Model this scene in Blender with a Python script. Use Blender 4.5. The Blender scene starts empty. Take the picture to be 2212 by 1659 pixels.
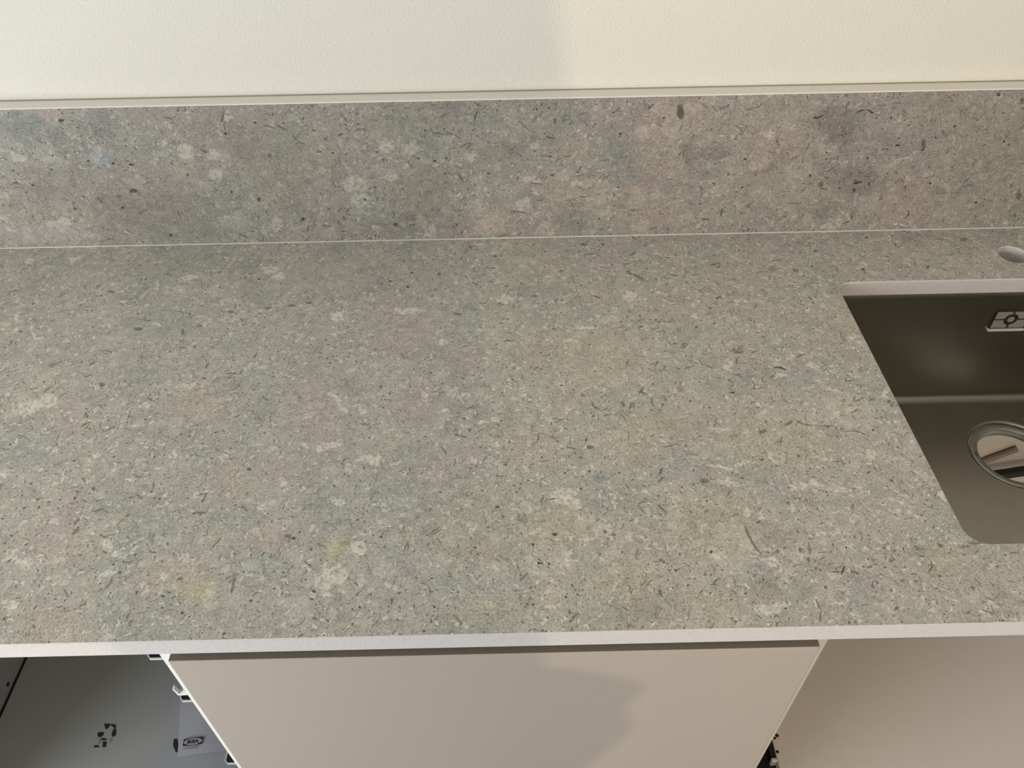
import bpy, bmesh, math
from mathutils import Vector, Matrix, Euler

scene = bpy.context.scene
COL = scene.collection
Z0 = 0.90                       # height of the worktop surface

# ------------------------------------------------------------------ camera
CAM_LOC = Vector((-0.01725, -0.33945, Z0 + 0.64392))
CAM_ROT = Euler((math.radians(45.551), math.radians(0.735), math.radians(-0.972)), 'XYZ')
cam_data = bpy.data.cameras.new('camera')
cam_data.sensor_fit = 'HORIZONTAL'
cam_data.sensor_width = 36.0
cam_data.lens = 36.0 * 1687.42 / 2212.0
cam_data.clip_start = 0.01
cam = bpy.data.objects.new('camera', cam_data)
cam.location = CAM_LOC
cam.rotation_euler = CAM_ROT
COL.objects.link(cam)
scene.camera = cam

# ------------------------------------------------------------------ view, world, daylight
scene.view_settings.view_transform = 'Standard'
scene.view_settings.look = 'None'
scene.view_settings.gamma = 1.0
scene.view_settings.use_curve_mapping = False
scene.view_settings.exposure = -0.21

scene.cycles.adaptive_threshold = 0.03
scene.cycles.max_bounces = 8

world = bpy.data.worlds.new('world')
scene.world = world
world.use_nodes = True
world.node_tree.nodes['Background'].inputs[0].default_value = (0.70, 0.82, 1.0, 1)
world.node_tree.nodes['Background'].inputs[1].default_value = 0.3

WINDOW = dict(y0=-2.10, y1=-0.60, z0=0.06, z1=2.10)   # opening in the left-hand wall
ROOM = dict(x0=-1.95, x1=2.15, y0=-3.3, y1=0.6426, h=2.45)
wd = bpy.data.lights.new('window_daylight', 'AREA')
wd.shape = 'RECTANGLE'
wd.size = WINDOW['z1'] - WINDOW['z0']
wd.size_y = WINDOW['y1'] - WINDOW['y0']
wd.energy = 118
wd.color = (0.88, 0.94, 1.0)
wlo = bpy.data.objects.new('window_daylight', wd)
wlo.location = (ROOM['x0'] - 0.12, (WINDOW['y0'] + WINDOW['y1']) / 2, (WINDOW['z0'] + WINDOW['z1']) / 2)
wlo.rotation_euler = (0, math.radians(-90), 0)
COL.objects.link(wlo)
LAMP_POS = (0.45, -2.60, 1.65)
LAMP_ENERGY = 76
FILL_POS = (0.55, -0.75)            # added fill light, unseen, just under the ceiling
FILL_STRENGTH = 2.5
LAMP_COLOR = (1.0, 0.82, 0.63)

# ------------------------------------------------------------------ helpers
def lin(c):
    return tuple(((v / 255.0) / 12.92 if v <= 10.3 else (((v / 255.0) + 0.055) / 1.055) ** 2.4) for v in c) + (1.0,)

class Nodes:
    def __init__(self, tree):
        self.t = tree
    def new(self, kind, **kw):
        n = self.t.nodes.new(kind)
        for k, v in kw.items():
            setattr(n, k, v)
        return n
    def put(self, sock, v):
        if hasattr(v, 'is_linked') or isinstance(v, bpy.types.NodeSocket):
            self.t.links.new(v, sock)
        elif v is not None:
            sock.default_value = v
    def math(self, op, a, b=None, c=None, clamp=False):
        n = self.new('ShaderNodeMath', operation=op, use_clamp=clamp)
        for i, v in enumerate((a, b, c)):
            if v is not None:
                self.put(n.inputs[i], v)
        return n.outputs[0]
    def vmath(self, op, a, b=None):
        n = self.new('ShaderNodeVectorMath', operation=op)
        self.put(n.inputs[0], a)
        if b is not None:
            if op == 'SCALE':
                self.put(n.inputs['Scale'], b)
            else:
                self.put(n.inputs[1], b)
        return n.outputs['Value'] if op in ('LENGTH', 'DISTANCE', 'DOT_PRODUCT') else n.outputs[0]
    def noise(self, vec, scale, detail=2, rough=0.5, dist=0.0, color=False):
        n = self.new('ShaderNodeTexNoise', noise_dimensions='2D')
        self.put(n.inputs['Vector'], vec)
        n.inputs['Scale'].default_value = scale
        n.inputs['Detail'].default_value = detail
        n.inputs['Roughness'].default_value = rough
        n.inputs['Distortion'].default_value = dist
        return n.outputs['Color'] if color else n.outputs[0]
    def smooth(self, v, a, b, lo=0.0, hi=1.0):
        n = self.new('ShaderNodeMapRange', interpolation_type='SMOOTHSTEP')
        self.put(n.inputs['Value'], v)
        n.inputs['From Min'].default_value = a
        n.inputs['From Max'].default_value = b
        n.inputs['To Min'].default_value = lo
        n.inputs['To Max'].default_value = hi
        return n.outputs[0]
    def mix(self, f, a, b, blend='MIX'):
        n = self.new('ShaderNodeMix', data_type='RGBA', blend_type=blend)
        self.put(n.inputs[0], f)
        self.put(n.inputs[6], a)
        self.put(n.inputs[7], b)
        return n.outputs[2]
    def sep(self, v):
        n = self.new('ShaderNodeSeparateXYZ')
        self.put(n.inputs[0], v)
        return n.outputs
    def comb(self, x, y, z=0.0):
        n = self.new('ShaderNodeCombineXYZ')
        for i, v in enumerate((x, y, z)):
            self.put(n.inputs[i], v)
        return n.outputs[0]

def material(name, color, rough=0.5, metal=0.0, spec=0.5, bump=None, var=None, coat=0.0):
    m = bpy.data.materials.new(name)
    m.use_nodes = True
    t = m.node_tree
    N = Nodes(t)
    b = t.nodes['Principled BSDF']
    b.inputs['Roughness'].default_value = rough
    b.inputs['Metallic'].default_value = metal
    b.inputs['Specular IOR Level'].default_value = spec
    b.inputs['Coat Weight'].default_value = coat
    c = lin(color)
    tc = N.new('ShaderNodeTexCoord').outputs['Object']
    scale, amount = var if var else (25.0, 0.04)
    nn = N.new('ShaderNodeTexNoise')
    N.put(nn.inputs['Vector'], tc)
    nn.inputs['Scale'].default_value = scale
    nn.inputs['Detail'].default_value = 3
    lo = tuple(v * (1 - amount) for v in c[:3]) + (1,)
    hi = tuple(min(1, v * (1 + amount)) for v in c[:3]) + (1,)
    N.put(b.inputs['Base Color'], N.mix(nn.outputs[0], lo, hi))
    if bump:
        bs, strength, dist = bump
        n2 = N.new('ShaderNodeTexNoise')
        N.put(n2.inputs['Vector'], tc)
        n2.inputs['Scale'].default_value = bs
        n2.inputs['Detail'].default_value = 3
        n2.inputs['Roughness'].default_value = 0.55
        bn = N.new('ShaderNodeBump')
        bn.inputs['Strength'].default_value = strength
        bn.inputs['Distance'].default_value = dist
        N.put(bn.inputs['Height'], n2.outputs[0])
        N.put(b.inputs['Normal'], bn.outputs[0])
    return m

def link(name, mesh, mats, parent=None, smooth=False):
    o = bpy.data.objects.new(name, mesh)
    for m in (mats if isinstance(mats, (list, tuple)) else [mats]):
        mesh.materials.append(m)
    if smooth:
        for p in mesh.polygons:
            p.use_smooth = True
    COL.objects.link(o)
    if parent is not None:
        o.parent = parent
        o.matrix_parent_inverse = Matrix.Translation(-parent.location)
    return o

def from_bm(name, bm, mats, parent=None, smooth=False):
    me = bpy.data.meshes.new(name)
    bmesh.ops.recalc_face_normals(bm, faces=bm.faces)
    bm.to_mesh(me)
    bm.free()
    return link(name, me, mats, parent, smooth)

def tag(o, label=None, cat=None, group=None, kind=None):
    if label: o['label'] = label
    if cat: o['category'] = cat
    if group: o['group'] = group
    if kind: o['kind'] = kind
    return o

def empty(name, loc):
    o = bpy.data.objects.new(name, None)
    o.location = loc
    o.empty_display_size = 0.05
    COL.objects.link(o)
    return o

def box(name, x0, x1, y0, y1, z0, z1, mat, parent=None, bev=0.0, seg=2):
    bm = bmesh.new()
    bmesh.ops.create_cube(bm, size=1.0)
    for v in bm.verts:
        v.co = Vector((x0 + (v.co.x + .5) * (x1 - x0), y0 + (v.co.y + .5) * (y1 - y0), z0 + (v.co.z + .5) * (z1 - z0)))
    if bev > 0:
        bmesh.ops.bevel(bm, geom=bm.edges[:], offset=bev, segments=seg, affect='EDGES', profile=0.5)
    return from_bm(name, bm, mat, parent)

def cyl(name, c, r, h, mat, parent=None, axis='Z', seg=24, bev=0.0):
    bm = bmesh.new()
    bmesh.ops.create_cone(bm, cap_ends=True, segments=seg, radius1=r, radius2=r, depth=h)
    if bev:
        bmesh.ops.bevel(bm, geom=[e for e in bm.edges if len(e.link_faces) == 2 and any(len(f.verts) > 4 for f in e.link_faces)], offset=bev, segments=2, affect='EDGES')
    if axis == 'X':
        bmesh.ops.rotate(bm, cent=(0, 0, 0), matrix=Matrix.Rotation(math.pi / 2, 3, 'Y'), verts=bm.verts)
    if axis == 'Y':
        bmesh.ops.rotate(bm, cent=(0, 0, 0), matrix=Matrix.Rotation(math.pi / 2, 3, 'X'), verts=bm.verts)
    bmesh.ops.translate(bm, vec=c, verts=bm.verts)
    return from_bm(name, bm, mat, parent)

def rrect(x0, x1, y0, y1, r, seg=8):
    pts = []
    for cx, cy, a0 in ((x1 - r, y0 + r, -90), (x1 - r, y1 - r, 0), (x0 + r, y1 - r, 90), (x0 + r, y0 + r, 180)):
        for i in range(seg + 1):
            a = math.radians(a0 + 90.0 * i / seg)
            pts.append((cx + r * math.cos(a), cy + r * math.sin(a)))
    return pts

def circ(cx, cy, r, seg=40):
    return [(cx + r * math.cos(2 * math.pi * i / seg), cy + r * math.sin(2 * math.pi * i / seg)) for i in range(seg)]

def loop(bm, pts, z):
    return [bm.verts.new((p[0], p[1], z)) for p in pts]

def bridge(bm, a, b, mi=0):
    n = len(a)
    for i in range(n):
        f = bm.faces.new((a[i], a[(i + 1) % n], b[(i + 1) % n], b[i]))
        f.material_index = mi

def fill(bm, loops, mi=0):
    edges = []
    for l in loops:
        for i in range(len(l)):
            e = bm.edges.get((l[i], l[(i + 1) % len(l)]))
            edges.append(e or bm.edges.new((l[i], l[(i + 1) % len(l)])))
    r = bmesh.ops.triangle_fill(bm, edges=edges, use_beauty=True)
    for g in r['geom']:
        if isinstance(g, bmesh.types.BMFace):
            g.material_index = mi

def tube(name, pts, r, mat, parent=None, res=8):
    cu = bpy.data.curves.new(name, 'CURVE')
    cu.dimensions = '3D'
    cu.bevel_depth = r
    cu.bevel_resolution = 4
    cu.use_fill_caps = True
    cu.resolution_u = res
    s = cu.splines.new('BEZIER')
    s.bezier_points.add(len(pts) - 1)
    for bp, p in zip(s.bezier_points, pts):
        bp.co = p
        bp.handle_left_type = bp.handle_right_type = 'AUTO'
    tmp = bpy.data.objects.new(name, cu)
    COL.objects.link(tmp)
    dg = bpy.context.evaluated_depsgraph_get()
    me = bpy.data.meshes.new_from_object(tmp.evaluated_get(dg))
    bpy.data.objects.remove(tmp)
    return link(name, me, mat, parent, smooth=True)

def text_mesh(name, body, size, mat, parent=None, extrude=0.0001, offset=0.0):
    cu = bpy.data.curves.new(name, 'FONT')
    cu.body = body
    cu.size = size
    cu.align_x = 'CENTER'
    cu.align_y = 'CENTER'
    cu.extrude = extrude
    cu.offset = offset
    tmp = bpy.data.objects.new(name, cu)
    COL.objects.link(tmp)
    dg = bpy.context.evaluated_depsgraph_get()
    me = bpy.data.meshes.new_from_object(tmp.evaluated_get(dg))
    bpy.data.objects.remove(tmp)
    o = link(name, me, mat, parent)
    return o

# ------------------------------------------------------------------ stone
# marks seen in the slab, in millimetres of the slab's own surface:  u v angle half-length half-width [curl]
MARKS_TOP = {
    'P': '''-658.2 460.8 102 14.0 2.6; -621.4 429.2 -53 27.4 2.3 -2.4; -571.8 295.5 23 18.3 10.7; -552.7 306.3 132 13.7 8.5; -345.6 555.8 5 15.1 7.9; -332.5 538.9 114 9.1 6.2; -456.9 539.6 5 14.8 5.6; -633.9 591.1 4 9.3 5.2; -696.2 587.8 142 7.8 4.9; -238.4 447.8 109 9.9 6.9; -216.4 292.8 -55 22.0 2.6 2.0; -398.1 325.1 22 9.9 5.4; -247.2 272.3 28 7.4 4.8; -215.4 227.3 29 14.5 5.1; -469.4 439.5 173 6.6 3.1; -495.7 521.4 115 7.6 4.0; -148.7 457.7 2 22.5 6.8; -98.3 395.0 4 7.3 5.1; -21.5 476.5 176 11.4 8.7; 59.7 391.5 -13 11.8 3.8; -92.8 274.8 1 7.6 4.2; -116.2 298.5 -48 8.8 2.9; 142.8 477.7 -172 11.5 9.3; 79.5 417.2 179 9.9 3.7; -237.7 449.4 113 9.3 7.1; -14.3 292.9 90 4.1 3.3; 0.3 296.8 89 3.1 2.9; -48.4 255.7 178 7.9 3.3; -30.8 258.8 178 6.2 2.9; -208.7 345.0 177 5.7 2.2; -215.7 293.4 -54 23.1 2.4 2.3; 348.8 334.8 -26 10.0 4.1; 306.1 322.2 -11 9.9 4.1; 246.5 343.4 74 9.6 4.8; 357.5 294.7 -24 10.1 3.0; 413.4 286.6 -151 7.6 5.5; 408.3 385.6 58 7.7 5.0; 416.8 376.5 59 5.1 3.2; 262.1 197.2 -87 8.2 2.9; 320.8 231.0 64 5.9 3.6; 366.6 198.1 47 7.5 5.3; 146.9 482.0 -176 8.4 6.0; 221.2 434.4 66 4.6 3.5; 228.2 456.7 -147 4.3 3.7; 185.0 482.7 -176 5.4 3.7; 310.8 282.1 49 3.9 2.9; 211.8 238.8 179 10.4 3.3; 397.5 225.3 -150 3.4 2.5; 204.9 239.0 16 3.8 1.1; 202.5 377.4 -178 2.7 1.4; -505.0 94.3 73 6.5 4.7; -491.1 86.7 -7 10.5 4.0; -484.5 79.3 58 5.5 4.9; -399.8 91.6 129 6.9 4.5; -412.4 103.6 139 7.5 5.1; -403.8 69.7 28 8.2 3.3; -483.5 38.9 168 10.7 5.5; -236.5 47.8 -62 6.1 1.2; -217.7 118.9 102 5.0 2.3; -195.1 56.3 168 11.3 7.9; -349.0 66.9 154 4.9 3.4; -387.9 106.5 42 10.4 1.4; -328.9 85.4 165 4.7 3.0; -418.0 185.9 155 4.6 3.1; -521.1 228.0 167 7.3 3.9; -329.4 215.9 110 7.0 3.6; -478.4 132.3 149 4.0 2.7; -259.3 178.4 141 4.7 3.8; -332.2 168.0 175 6.6 2.8; -380.6 205.2 109 5.5 1.9; -484.6 184.8 12 5.5 0.9; -556.2 197.1 156 5.7 3.4; -240.5 228.0 165 5.0 3.6; -213.6 226.1 177 15.5 4.5; 36.4 151.0 73 12.1 11.2; 47.0 141.8 81 9.9 7.9; -59.6 200.7 175 6.1 4.4; -185.8 62.8 155 13.9 11.4; -194.3 149.2 172 6.2 3.9; -174.9 48.3 151 4.9 4.1; -57.1 111.9 92 6.3 3.7; 37.4 73.7 4 7.6 3.1; 37.9 81.4 -169 4.2 3.9; 53.7 98.0 179 6.1 2.5; -171.1 206.0 175 13.6 7.0; -167.2 91.9 102 9.1 5.4; -157.7 145.2 177 3.5 1.6; 0.2 105.8 179 3.4 2.6; 48.7 186.9 -171 3.3 3.0; 85.5 158.8 -167 3.3 2.8; -143.4 198.7 178 5.7 1.7; -93.7 9.2 100 2.8 2.1; 285.5 157.3 1 16.3 4.6; 314.0 155.2 -16 18.6 3.0 -1.2; 389.9 115.3 -15 8.2 3.3; 262.4 196.9 -82 7.4 2.0; 207.3 182.6 -21 15.6 2.9; 207.9 165.7 -178 9.0 4.5; 219.2 126.5 -171 6.7 4.5; 264.9 129.2 -176 5.1 2.7; 306.2 122.3 44 2.6 1.9; 216.4 19.7 1 15.7 4.7; 228.9 68.7 -147 6.8 5.4; 366.7 199.8 -147 6.4 4.7; 208.5 98.0 -66 20.2 0.6 -16.3; 177.3 76.1 -175 5.1 3.1; 188.9 56.8 180 5.9 1.7; 223.0 189.6 -178 5.0 2.6; 281.3 26.6 -142 2.6 2.0; 298.5 99.9 67 5.1 2.6; 233.8 59.1 69 4.6 2.5; 284.0 53.6 -177 5.9 2.7; 355.6 196.8 -163 4.2 2.9; 422.4 142.7 42 5.2 3.5; 422.1 190.6 -147 2.7 1.9''',
    'p': '''-412.8 506.5 141 14.5 10.9; -512.3 415.0 81 18.2 11.2; -535.2 334.5 161 8.1 5.0; -499.0 272.3 163 9.5 5.7; -401.8 435.8 160 10.7 7.4; -381.7 486.8 158 11.1 7.9; -48.0 416.7 178 12.0 4.3; -174.3 341.3 76 13.9 3.9; -3.0 564.3 178 15.4 8.2; 19.1 565.4 178 8.8 6.0; 113.8 430.1 -179 14.1 8.8; 103.3 377.3 -0 11.6 3.5; -172.0 206.5 172 12.0 7.8; -203.2 485.9 175 10.5 5.4; -18.3 574.3 171 6.7 6.1; 350.6 270.9 50 21.9 16.0; 370.7 250.8 56 28.8 19.2; 368.1 275.3 -142 20.4 15.2; 322.0 538.2 -146 7.4 6.1; 600.7 532.1 180 19.3 5.1; 567.1 518.8 -173 13.1 7.0; 417.3 356.3 -160 6.1 4.3; 179.6 214.4 -172 6.2 4.4; -378.1 47.2 16 4.1 4.5; -269.0 146.2 151 6.2 4.8; -257.3 119.9 169 8.8 5.5; -365.6 202.6 136 6.0 4.4; -496.4 135.7 155 7.1 4.5; -409.5 131.5 134 9.0 6.1; -349.7 107.5 171 8.7 4.7; -196.1 151.2 173 7.3 4.3; -220.0 35.6 177 17.4 6.4; -390.6 41.4 170 3.0 1.6; -218.3 26.1 159 6.0 4.5; -32.1 147.9 177 8.8 6.4; -106.6 73.8 -62 14.9 1.5 -2.4; -179.1 26.7 172 5.8 3.7; 70.7 107.7 43 9.6 8.9; 81.0 82.0 -156 7.7 6.9; 51.5 119.4 180 7.0 3.8; 88.0 92.6 69 7.7 1.5; 91.3 91.6 65 4.9 0.9; -65.3 46.5 147 4.5 4.2; -36.1 99.4 94 7.3 6.1; -33.1 65.8 178 17.9 10.3; -137.5 68.4 174 13.5 8.5; -152.2 16.7 170 8.6 6.1; 1.0 63.2 179 14.8 5.1; 121.4 35.4 -169 3.7 2.9; 55.5 75.7 -176 6.8 5.2; 339.2 154.6 -86 25.5 2.5; 324.2 120.0 -49 13.0 4.1; 238.3 53.2 58 14.6 4.8; 259.3 75.8 -176 13.6 6.9; 195.5 100.8 -158 17.6 14.1; 193.8 79.2 -166 23.1 17.2; 204.8 87.8 65 18.7 13.1; 182.2 212.8 -168 6.9 5.3; 190.7 203.6 -175 6.8 4.4; 276.3 24.4 -180 8.6 2.5; 334.9 55.7 -178 5.9 2.3; 289.8 9.2 -158 6.0 4.3; 366.4 165.6 -177 9.9 4.5; 294.6 107.4 11 8.4 0.7; 396.7 172.1 62 3.6 1.8; 271.4 31.7 50 5.3 3.9''',
    'N': '''-431.8 424.4 108 6.5 2.3; -384.4 360.4 82 5.2 1.6; -350.0 345.2 -2 7.6 1.2 1.2; -340.1 346.9 81 4.8 1.1; -329.3 375.7 68 5.6 1.5; -413.9 435.5 172 4.1 2.1; -501.2 330.8 133 4.4 2.9; -82.2 449.1 -11 6.0 2.5; 99.2 479.2 -31 6.9 1.9; 292.7 245.3 36 6.8 2.2; 261.1 234.1 34 5.5 2.3; 263.6 364.0 10 7.3 2.2; 258.2 368.5 61 4.9 1.3; 266.0 371.1 48 5.7 1.4; 209.5 523.1 -28 6.1 1.6; 220.6 412.7 62 2.9 2.3; -452.4 120.8 70 4.4 2.6; -307.9 103.2 63 7.6 0.9; -334.5 159.0 80 6.1 1.1; -333.3 140.6 -7 5.5 1.3; -368.6 26.4 82 5.3 1.0; -407.2 138.7 36 3.2 1.5; -411.5 131.0 65 5.2 0.7; -456.1 132.4 69 4.8 1.2; 183.7 167.4 -174 4.9 3.3''',
    'D': '''-408.9 395.1 128 3.0 2.1; -332.1 468.8 4 5.1 2.0; -302.9 473.7 3 5.3 2.3; -280.1 478.4 172 4.6 2.6; -525.7 368.6 39 4.3 1.6 1.1; -523.2 346.3 38 5.1 1.4; -496.7 266.2 46 6.5 1.6 1.2; -468.1 257.9 38 8.7 1.3; -552.9 511.2 169 4.4 2.3; -649.6 489.0 128 3.1 1.8; -379.1 462.7 171 4.6 2.5; -687.2 517.3 14 5.7 1.9 1.2; -608.6 451.9 50 3.2 1.4; -488.9 449.9 -8 12.8 0.9; -491.4 432.4 171 6.2 3.0; 93.8 600.1 -6 5.8 3.2; -34.5 576.3 173 3.6 3.0; -111.3 536.8 98 3.6 2.6; 18.2 482.9 178 4.2 2.4; -68.7 599.8 23 6.1 1.7; -69.3 598.6 -66 7.2 0.9; 67.5 295.6 -163 2.7 2.5; 111.7 280.4 -72 5.3 1.4; 120.9 277.6 71 5.2 1.1; 124.4 279.4 -83 4.4 0.9; 69.7 217.3 -162 2.9 2.7; 136.6 298.0 -22 5.6 1.4; 82.3 274.4 -41 4.9 1.4; 92.0 263.7 17 6.2 1.0; -48.4 469.6 14 4.2 1.3; 98.3 575.9 12 8.1 1.3; 160.8 573.7 34 6.5 1.6; 148.5 550.6 6 6.7 1.3; 151.5 530.5 -71 4.8 1.2; 161.8 519.0 -46 9.5 1.6; 160.2 346.4 48 5.9 1.0; 118.5 267.1 -148 1.8 1.7; -82.0 571.8 77 6.7 1.1; -44.2 548.1 -37 4.8 1.0 2.0; -62.6 540.0 -7 6.0 0.9; -61.1 512.9 -43 6.7 1.2; 96.9 285.2 50 2.4 0.9; 71.6 523.3 72 3.7 0.9; 337.8 355.4 19 7.9 1.5 2.1; 309.9 244.4 -26 9.4 1.3 -1.5; 332.2 240.0 -2 8.6 1.1; 363.2 228.6 -17 13.1 1.0 5.3; 120.7 277.7 69 5.8 1.3; 124.3 278.8 65 4.1 0.8; 199.3 376.1 32 5.2 1.7; 199.2 380.9 23 4.6 1.3; 271.6 546.0 19 8.7 2.0; 275.0 539.8 56 6.5 1.2; 377.5 526.8 -62 4.6 3.5; 416.4 270.2 -154 2.5 1.8; 415.1 276.5 -143 2.1 1.5; 377.2 281.4 55 6.0 0.8; 382.6 279.9 24 8.7 0.9; 369.2 270.6 45 3.7 0.7; 370.8 261.7 25 7.0 1.1; 198.3 517.2 -54 4.5 1.4; 160.8 574.6 37 7.6 1.5; 149.3 531.4 -48 5.0 1.6; 162.4 520.3 -53 9.1 1.5; 418.9 572.2 47 3.4 2.6; 636.5 592.8 -151 5.1 3.5; 604.3 596.8 -2 7.8 1.2 -2.6; 157.0 347.8 23 7.2 1.0; 180.8 425.2 -0 15.0 0.9; 136.5 298.4 -18 5.5 1.6; 139.1 231.9 41 4.6 0.9; 156.5 216.6 15 6.9 1.1; 277.1 219.1 69 7.8 0.9; 196.3 409.8 64 1.9 1.5; 188.4 382.2 -167 2.2 1.7; 202.1 380.9 -179 3.1 1.5; 230.4 320.1 -12 3.6 1.2; 241.9 315.8 -65 3.7 0.8; 252.1 324.2 -46 3.8 0.9; 268.0 304.5 -96 7.2 0.8; 222.1 339.6 -24 4.7 1.3; 198.0 339.0 24 7.3 1.0; 380.5 466.5 -72 5.3 1.6; 244.9 419.6 64 2.2 1.7; 397.6 392.7 -98 9.8 0.6; 470.7 522.2 -98 5.4 0.9; 358.7 552.2 -6 8.0 1.1; 277.6 351.2 -7 4.7 0.9; 381.8 310.5 7 6.3 1.0; -259.0 88.9 63 3.5 1.1 1.0; -251.2 86.8 93 3.7 0.7; -280.3 56.0 90 9.2 1.4; -422.0 113.5 -24 6.0 0.9; -507.5 161.3 147 2.1 1.4; -450.6 17.7 117 2.4 0.9; -327.2 219.2 -21 6.6 1.0; -392.4 177.4 -71 5.0 0.8; -276.8 189.5 -71 3.4 0.6; -239.4 109.8 170 3.5 2.2; -342.7 45.9 171 1.8 1.0; -416.5 42.5 97 2.0 0.6; -389.4 83.2 -3 5.4 0.7; -385.8 83.7 29 4.4 0.7; -331.8 63.9 168 2.8 1.6; -303.5 156.9 28 1.6 0.9; -309.0 35.6 31 1.8 0.6; -452.1 18.1 63 1.3 0.7; -252.1 37.2 31 1.5 0.6; -95.8 111.6 41 8.9 0.8; -93.8 109.6 42 7.4 0.7; -121.4 94.9 75 6.5 0.7; -119.0 94.1 83 5.6 0.6; 73.7 106.7 75 2.2 1.8; 82.0 102.8 -170 2.2 1.8; 139.0 170.3 42 6.0 1.3; 140.4 181.2 65 5.1 1.1; 134.1 132.6 -43 6.4 0.9; 104.4 48.5 42 6.7 0.7; 108.1 47.6 45 6.3 0.8; 90.4 41.9 -83 5.8 0.7; 92.9 41.4 62 5.0 0.6; 117.2 38.6 -75 3.6 1.2; 67.9 217.1 -171 3.1 2.7; 123.5 72.5 -142 2.1 1.8; 1.2 93.9 -79 2.8 0.7; 86.3 6.2 -36 4.4 0.7; 84.4 22.3 -20 3.6 0.8; -43.2 19.7 -14 2.9 0.6; -117.9 230.3 176 2.1 1.1; -196.1 206.9 24 3.0 1.1; 48.3 216.3 -25 6.3 0.9; -10.3 187.5 178 2.0 0.9; 79.9 45.8 -65 1.4 0.6; 10.0 2.1 11 1.4 1.0; 139.6 170.7 43 6.5 1.3; 141.3 181.2 63 5.2 1.1; 268.5 156.5 -142 1.6 1.3; 335.3 185.9 -151 2.4 1.8; 259.6 80.5 50 2.7 2.1; 342.2 67.0 -159 3.0 2.1; 286.9 56.3 -3 5.2 1.0; 303.5 54.6 -20 4.5 1.2; 215.8 92.8 -77 18.3 1.5 -1.2; 259.3 23.2 -83 5.6 1.0; 257.6 11.1 -109 6.9 0.9; 205.6 150.5 51 5.6 1.0; 134.4 133.4 -47 6.6 0.9; 118.2 38.7 -75 4.2 1.2; 375.6 57.3 48 6.7 0.9; 378.3 62.3 -103 5.3 0.6; 262.0 136.1 52 1.9 1.5; 290.4 198.0 -142 2.2 1.8; 276.1 194.7 65 4.7 0.6; 330.0 95.4 -150 1.4 1.0; 390.5 11.5 28 2.9 0.9; 406.5 12.2 -34 3.6 0.8; 416.5 23.9 -29 3.9 0.8; 413.5 71.8 -151 2.0 1.4; 394.4 82.1 -150 2.7 1.9; 211.1 45.9 42 1.5 1.2; 123.4 72.6 -142 2.1 1.8; 243.1 50.9 22 3.1 0.7 1.7; 263.5 70.4 63 2.2 1.4; 273.9 218.3 12 5.6 0.8; 154.8 216.3 14 6.4 1.1; 399.9 73.5 24 3.0 0.6; 394.4 82.1 -55 3.3 0.9; 330.3 35.1 -150 1.6 1.2''',
    'K': '''-641.5 431.7 162 2.0 1.1; -290.1 247.5 175 2.1 0.9; -358.4 533.7 134 2.0 1.6; 120.6 599.5 60 2.4 2.2; -36.6 548.0 -7 3.8 1.5; -177.2 522.9 107 2.2 1.7; -152.2 509.1 103 2.8 2.1; -148.4 540.9 165 2.2 1.8; 306.0 334.3 -19 7.7 1.6 1.2; 501.4 602.5 -142 2.3 1.7; 560.4 528.8 54 2.8 1.7; 382.0 232.7 -146 2.0 1.4; 240.7 295.1 -148 2.3 1.9; 381.3 456.6 53 1.8 1.3; 258.9 470.5 60 1.7 1.4; 470.4 527.6 -156 2.8 2.0; -480.7 150.1 166 1.4 0.8; -203.2 47.2 156 2.0 1.6; -233.1 107.2 172 2.2 1.3; -235.6 67.8 140 1.2 0.9; 23.8 104.3 179 3.1 1.7; -89.9 28.5 98 1.6 1.1; -158.3 29.7 120 1.2 1.0; 24.5 148.1 14 2.9 0.9; -4.9 29.2 -35 2.1 0.7; 0.2 29.0 87 1.4 1.0; 8.1 72.5 179 2.7 1.4; 7.9 76.4 -37 2.3 0.6; -32.1 139.0 178 2.2 1.0; -54.4 91.7 178 1.8 0.9; 0.0 172.8 178 2.3 0.8; -14.9 166.6 178 1.3 1.0; -7.5 167.9 178 1.3 1.0; 2.1 93.0 88 1.8 0.9; 173.7 80.6 61 1.8 1.4; 292.7 57.3 53 5.4 0.9; 227.1 113.7 20 3.1 0.8; 181.3 141.2 65 1.4 1.1; 174.2 180.9 69 1.3 1.0; 282.1 139.5 47 1.3 1.0; 249.9 193.6 -177 2.0 1.1; 357.8 79.4 61 1.5 0.8; 181.3 28.8 70 1.3 0.8; 163.5 36.8 -162 1.2 0.9; 399.6 206.6 56 1.5 0.9; 229.1 19.2 -159 1.2 0.9''',
    'b': '''-513.6 314.1 126 14.9 8.9; -75.4 7.2 175 8.4 6.1; 420.8 138.7 51 13.5 8.4''',
    'g': '''-581.8 407.4 158 10.9 6.8; -456.6 578.3 170 59.6 33.2; -351.0 499.3 126 41.0 31.0; -357.3 392.1 127 29.0 21.4; -460.8 349.9 150 42.4 29.6; -468.9 437.9 145 57.8 41.3; -227.1 329.3 157 19.4 15.5; -641.6 569.7 160 33.8 20.6; -68.5 440.7 92 54.0 22.3; 18.3 431.6 179 17.1 14.1; -208.3 320.7 145 23.6 20.0; -126.3 216.3 162 31.2 26.4; -118.4 540.6 170 32.8 25.2; -119.7 384.6 135 18.3 16.7; -280.9 80.7 104 36.2 8.8; -381.9 128.8 167 41.1 23.9; -312.0 132.8 170 32.5 18.8; -203.0 143.5 139 26.0 21.8; -253.0 76.5 163 23.4 16.8; -351.3 9.2 133 10.5 7.3; -395.0 33.5 160 28.0 17.8; -141.7 161.9 164 49.6 40.1; -132.0 91.0 160 18.7 15.8; -81.9 93.3 176 9.2 5.4''',
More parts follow.
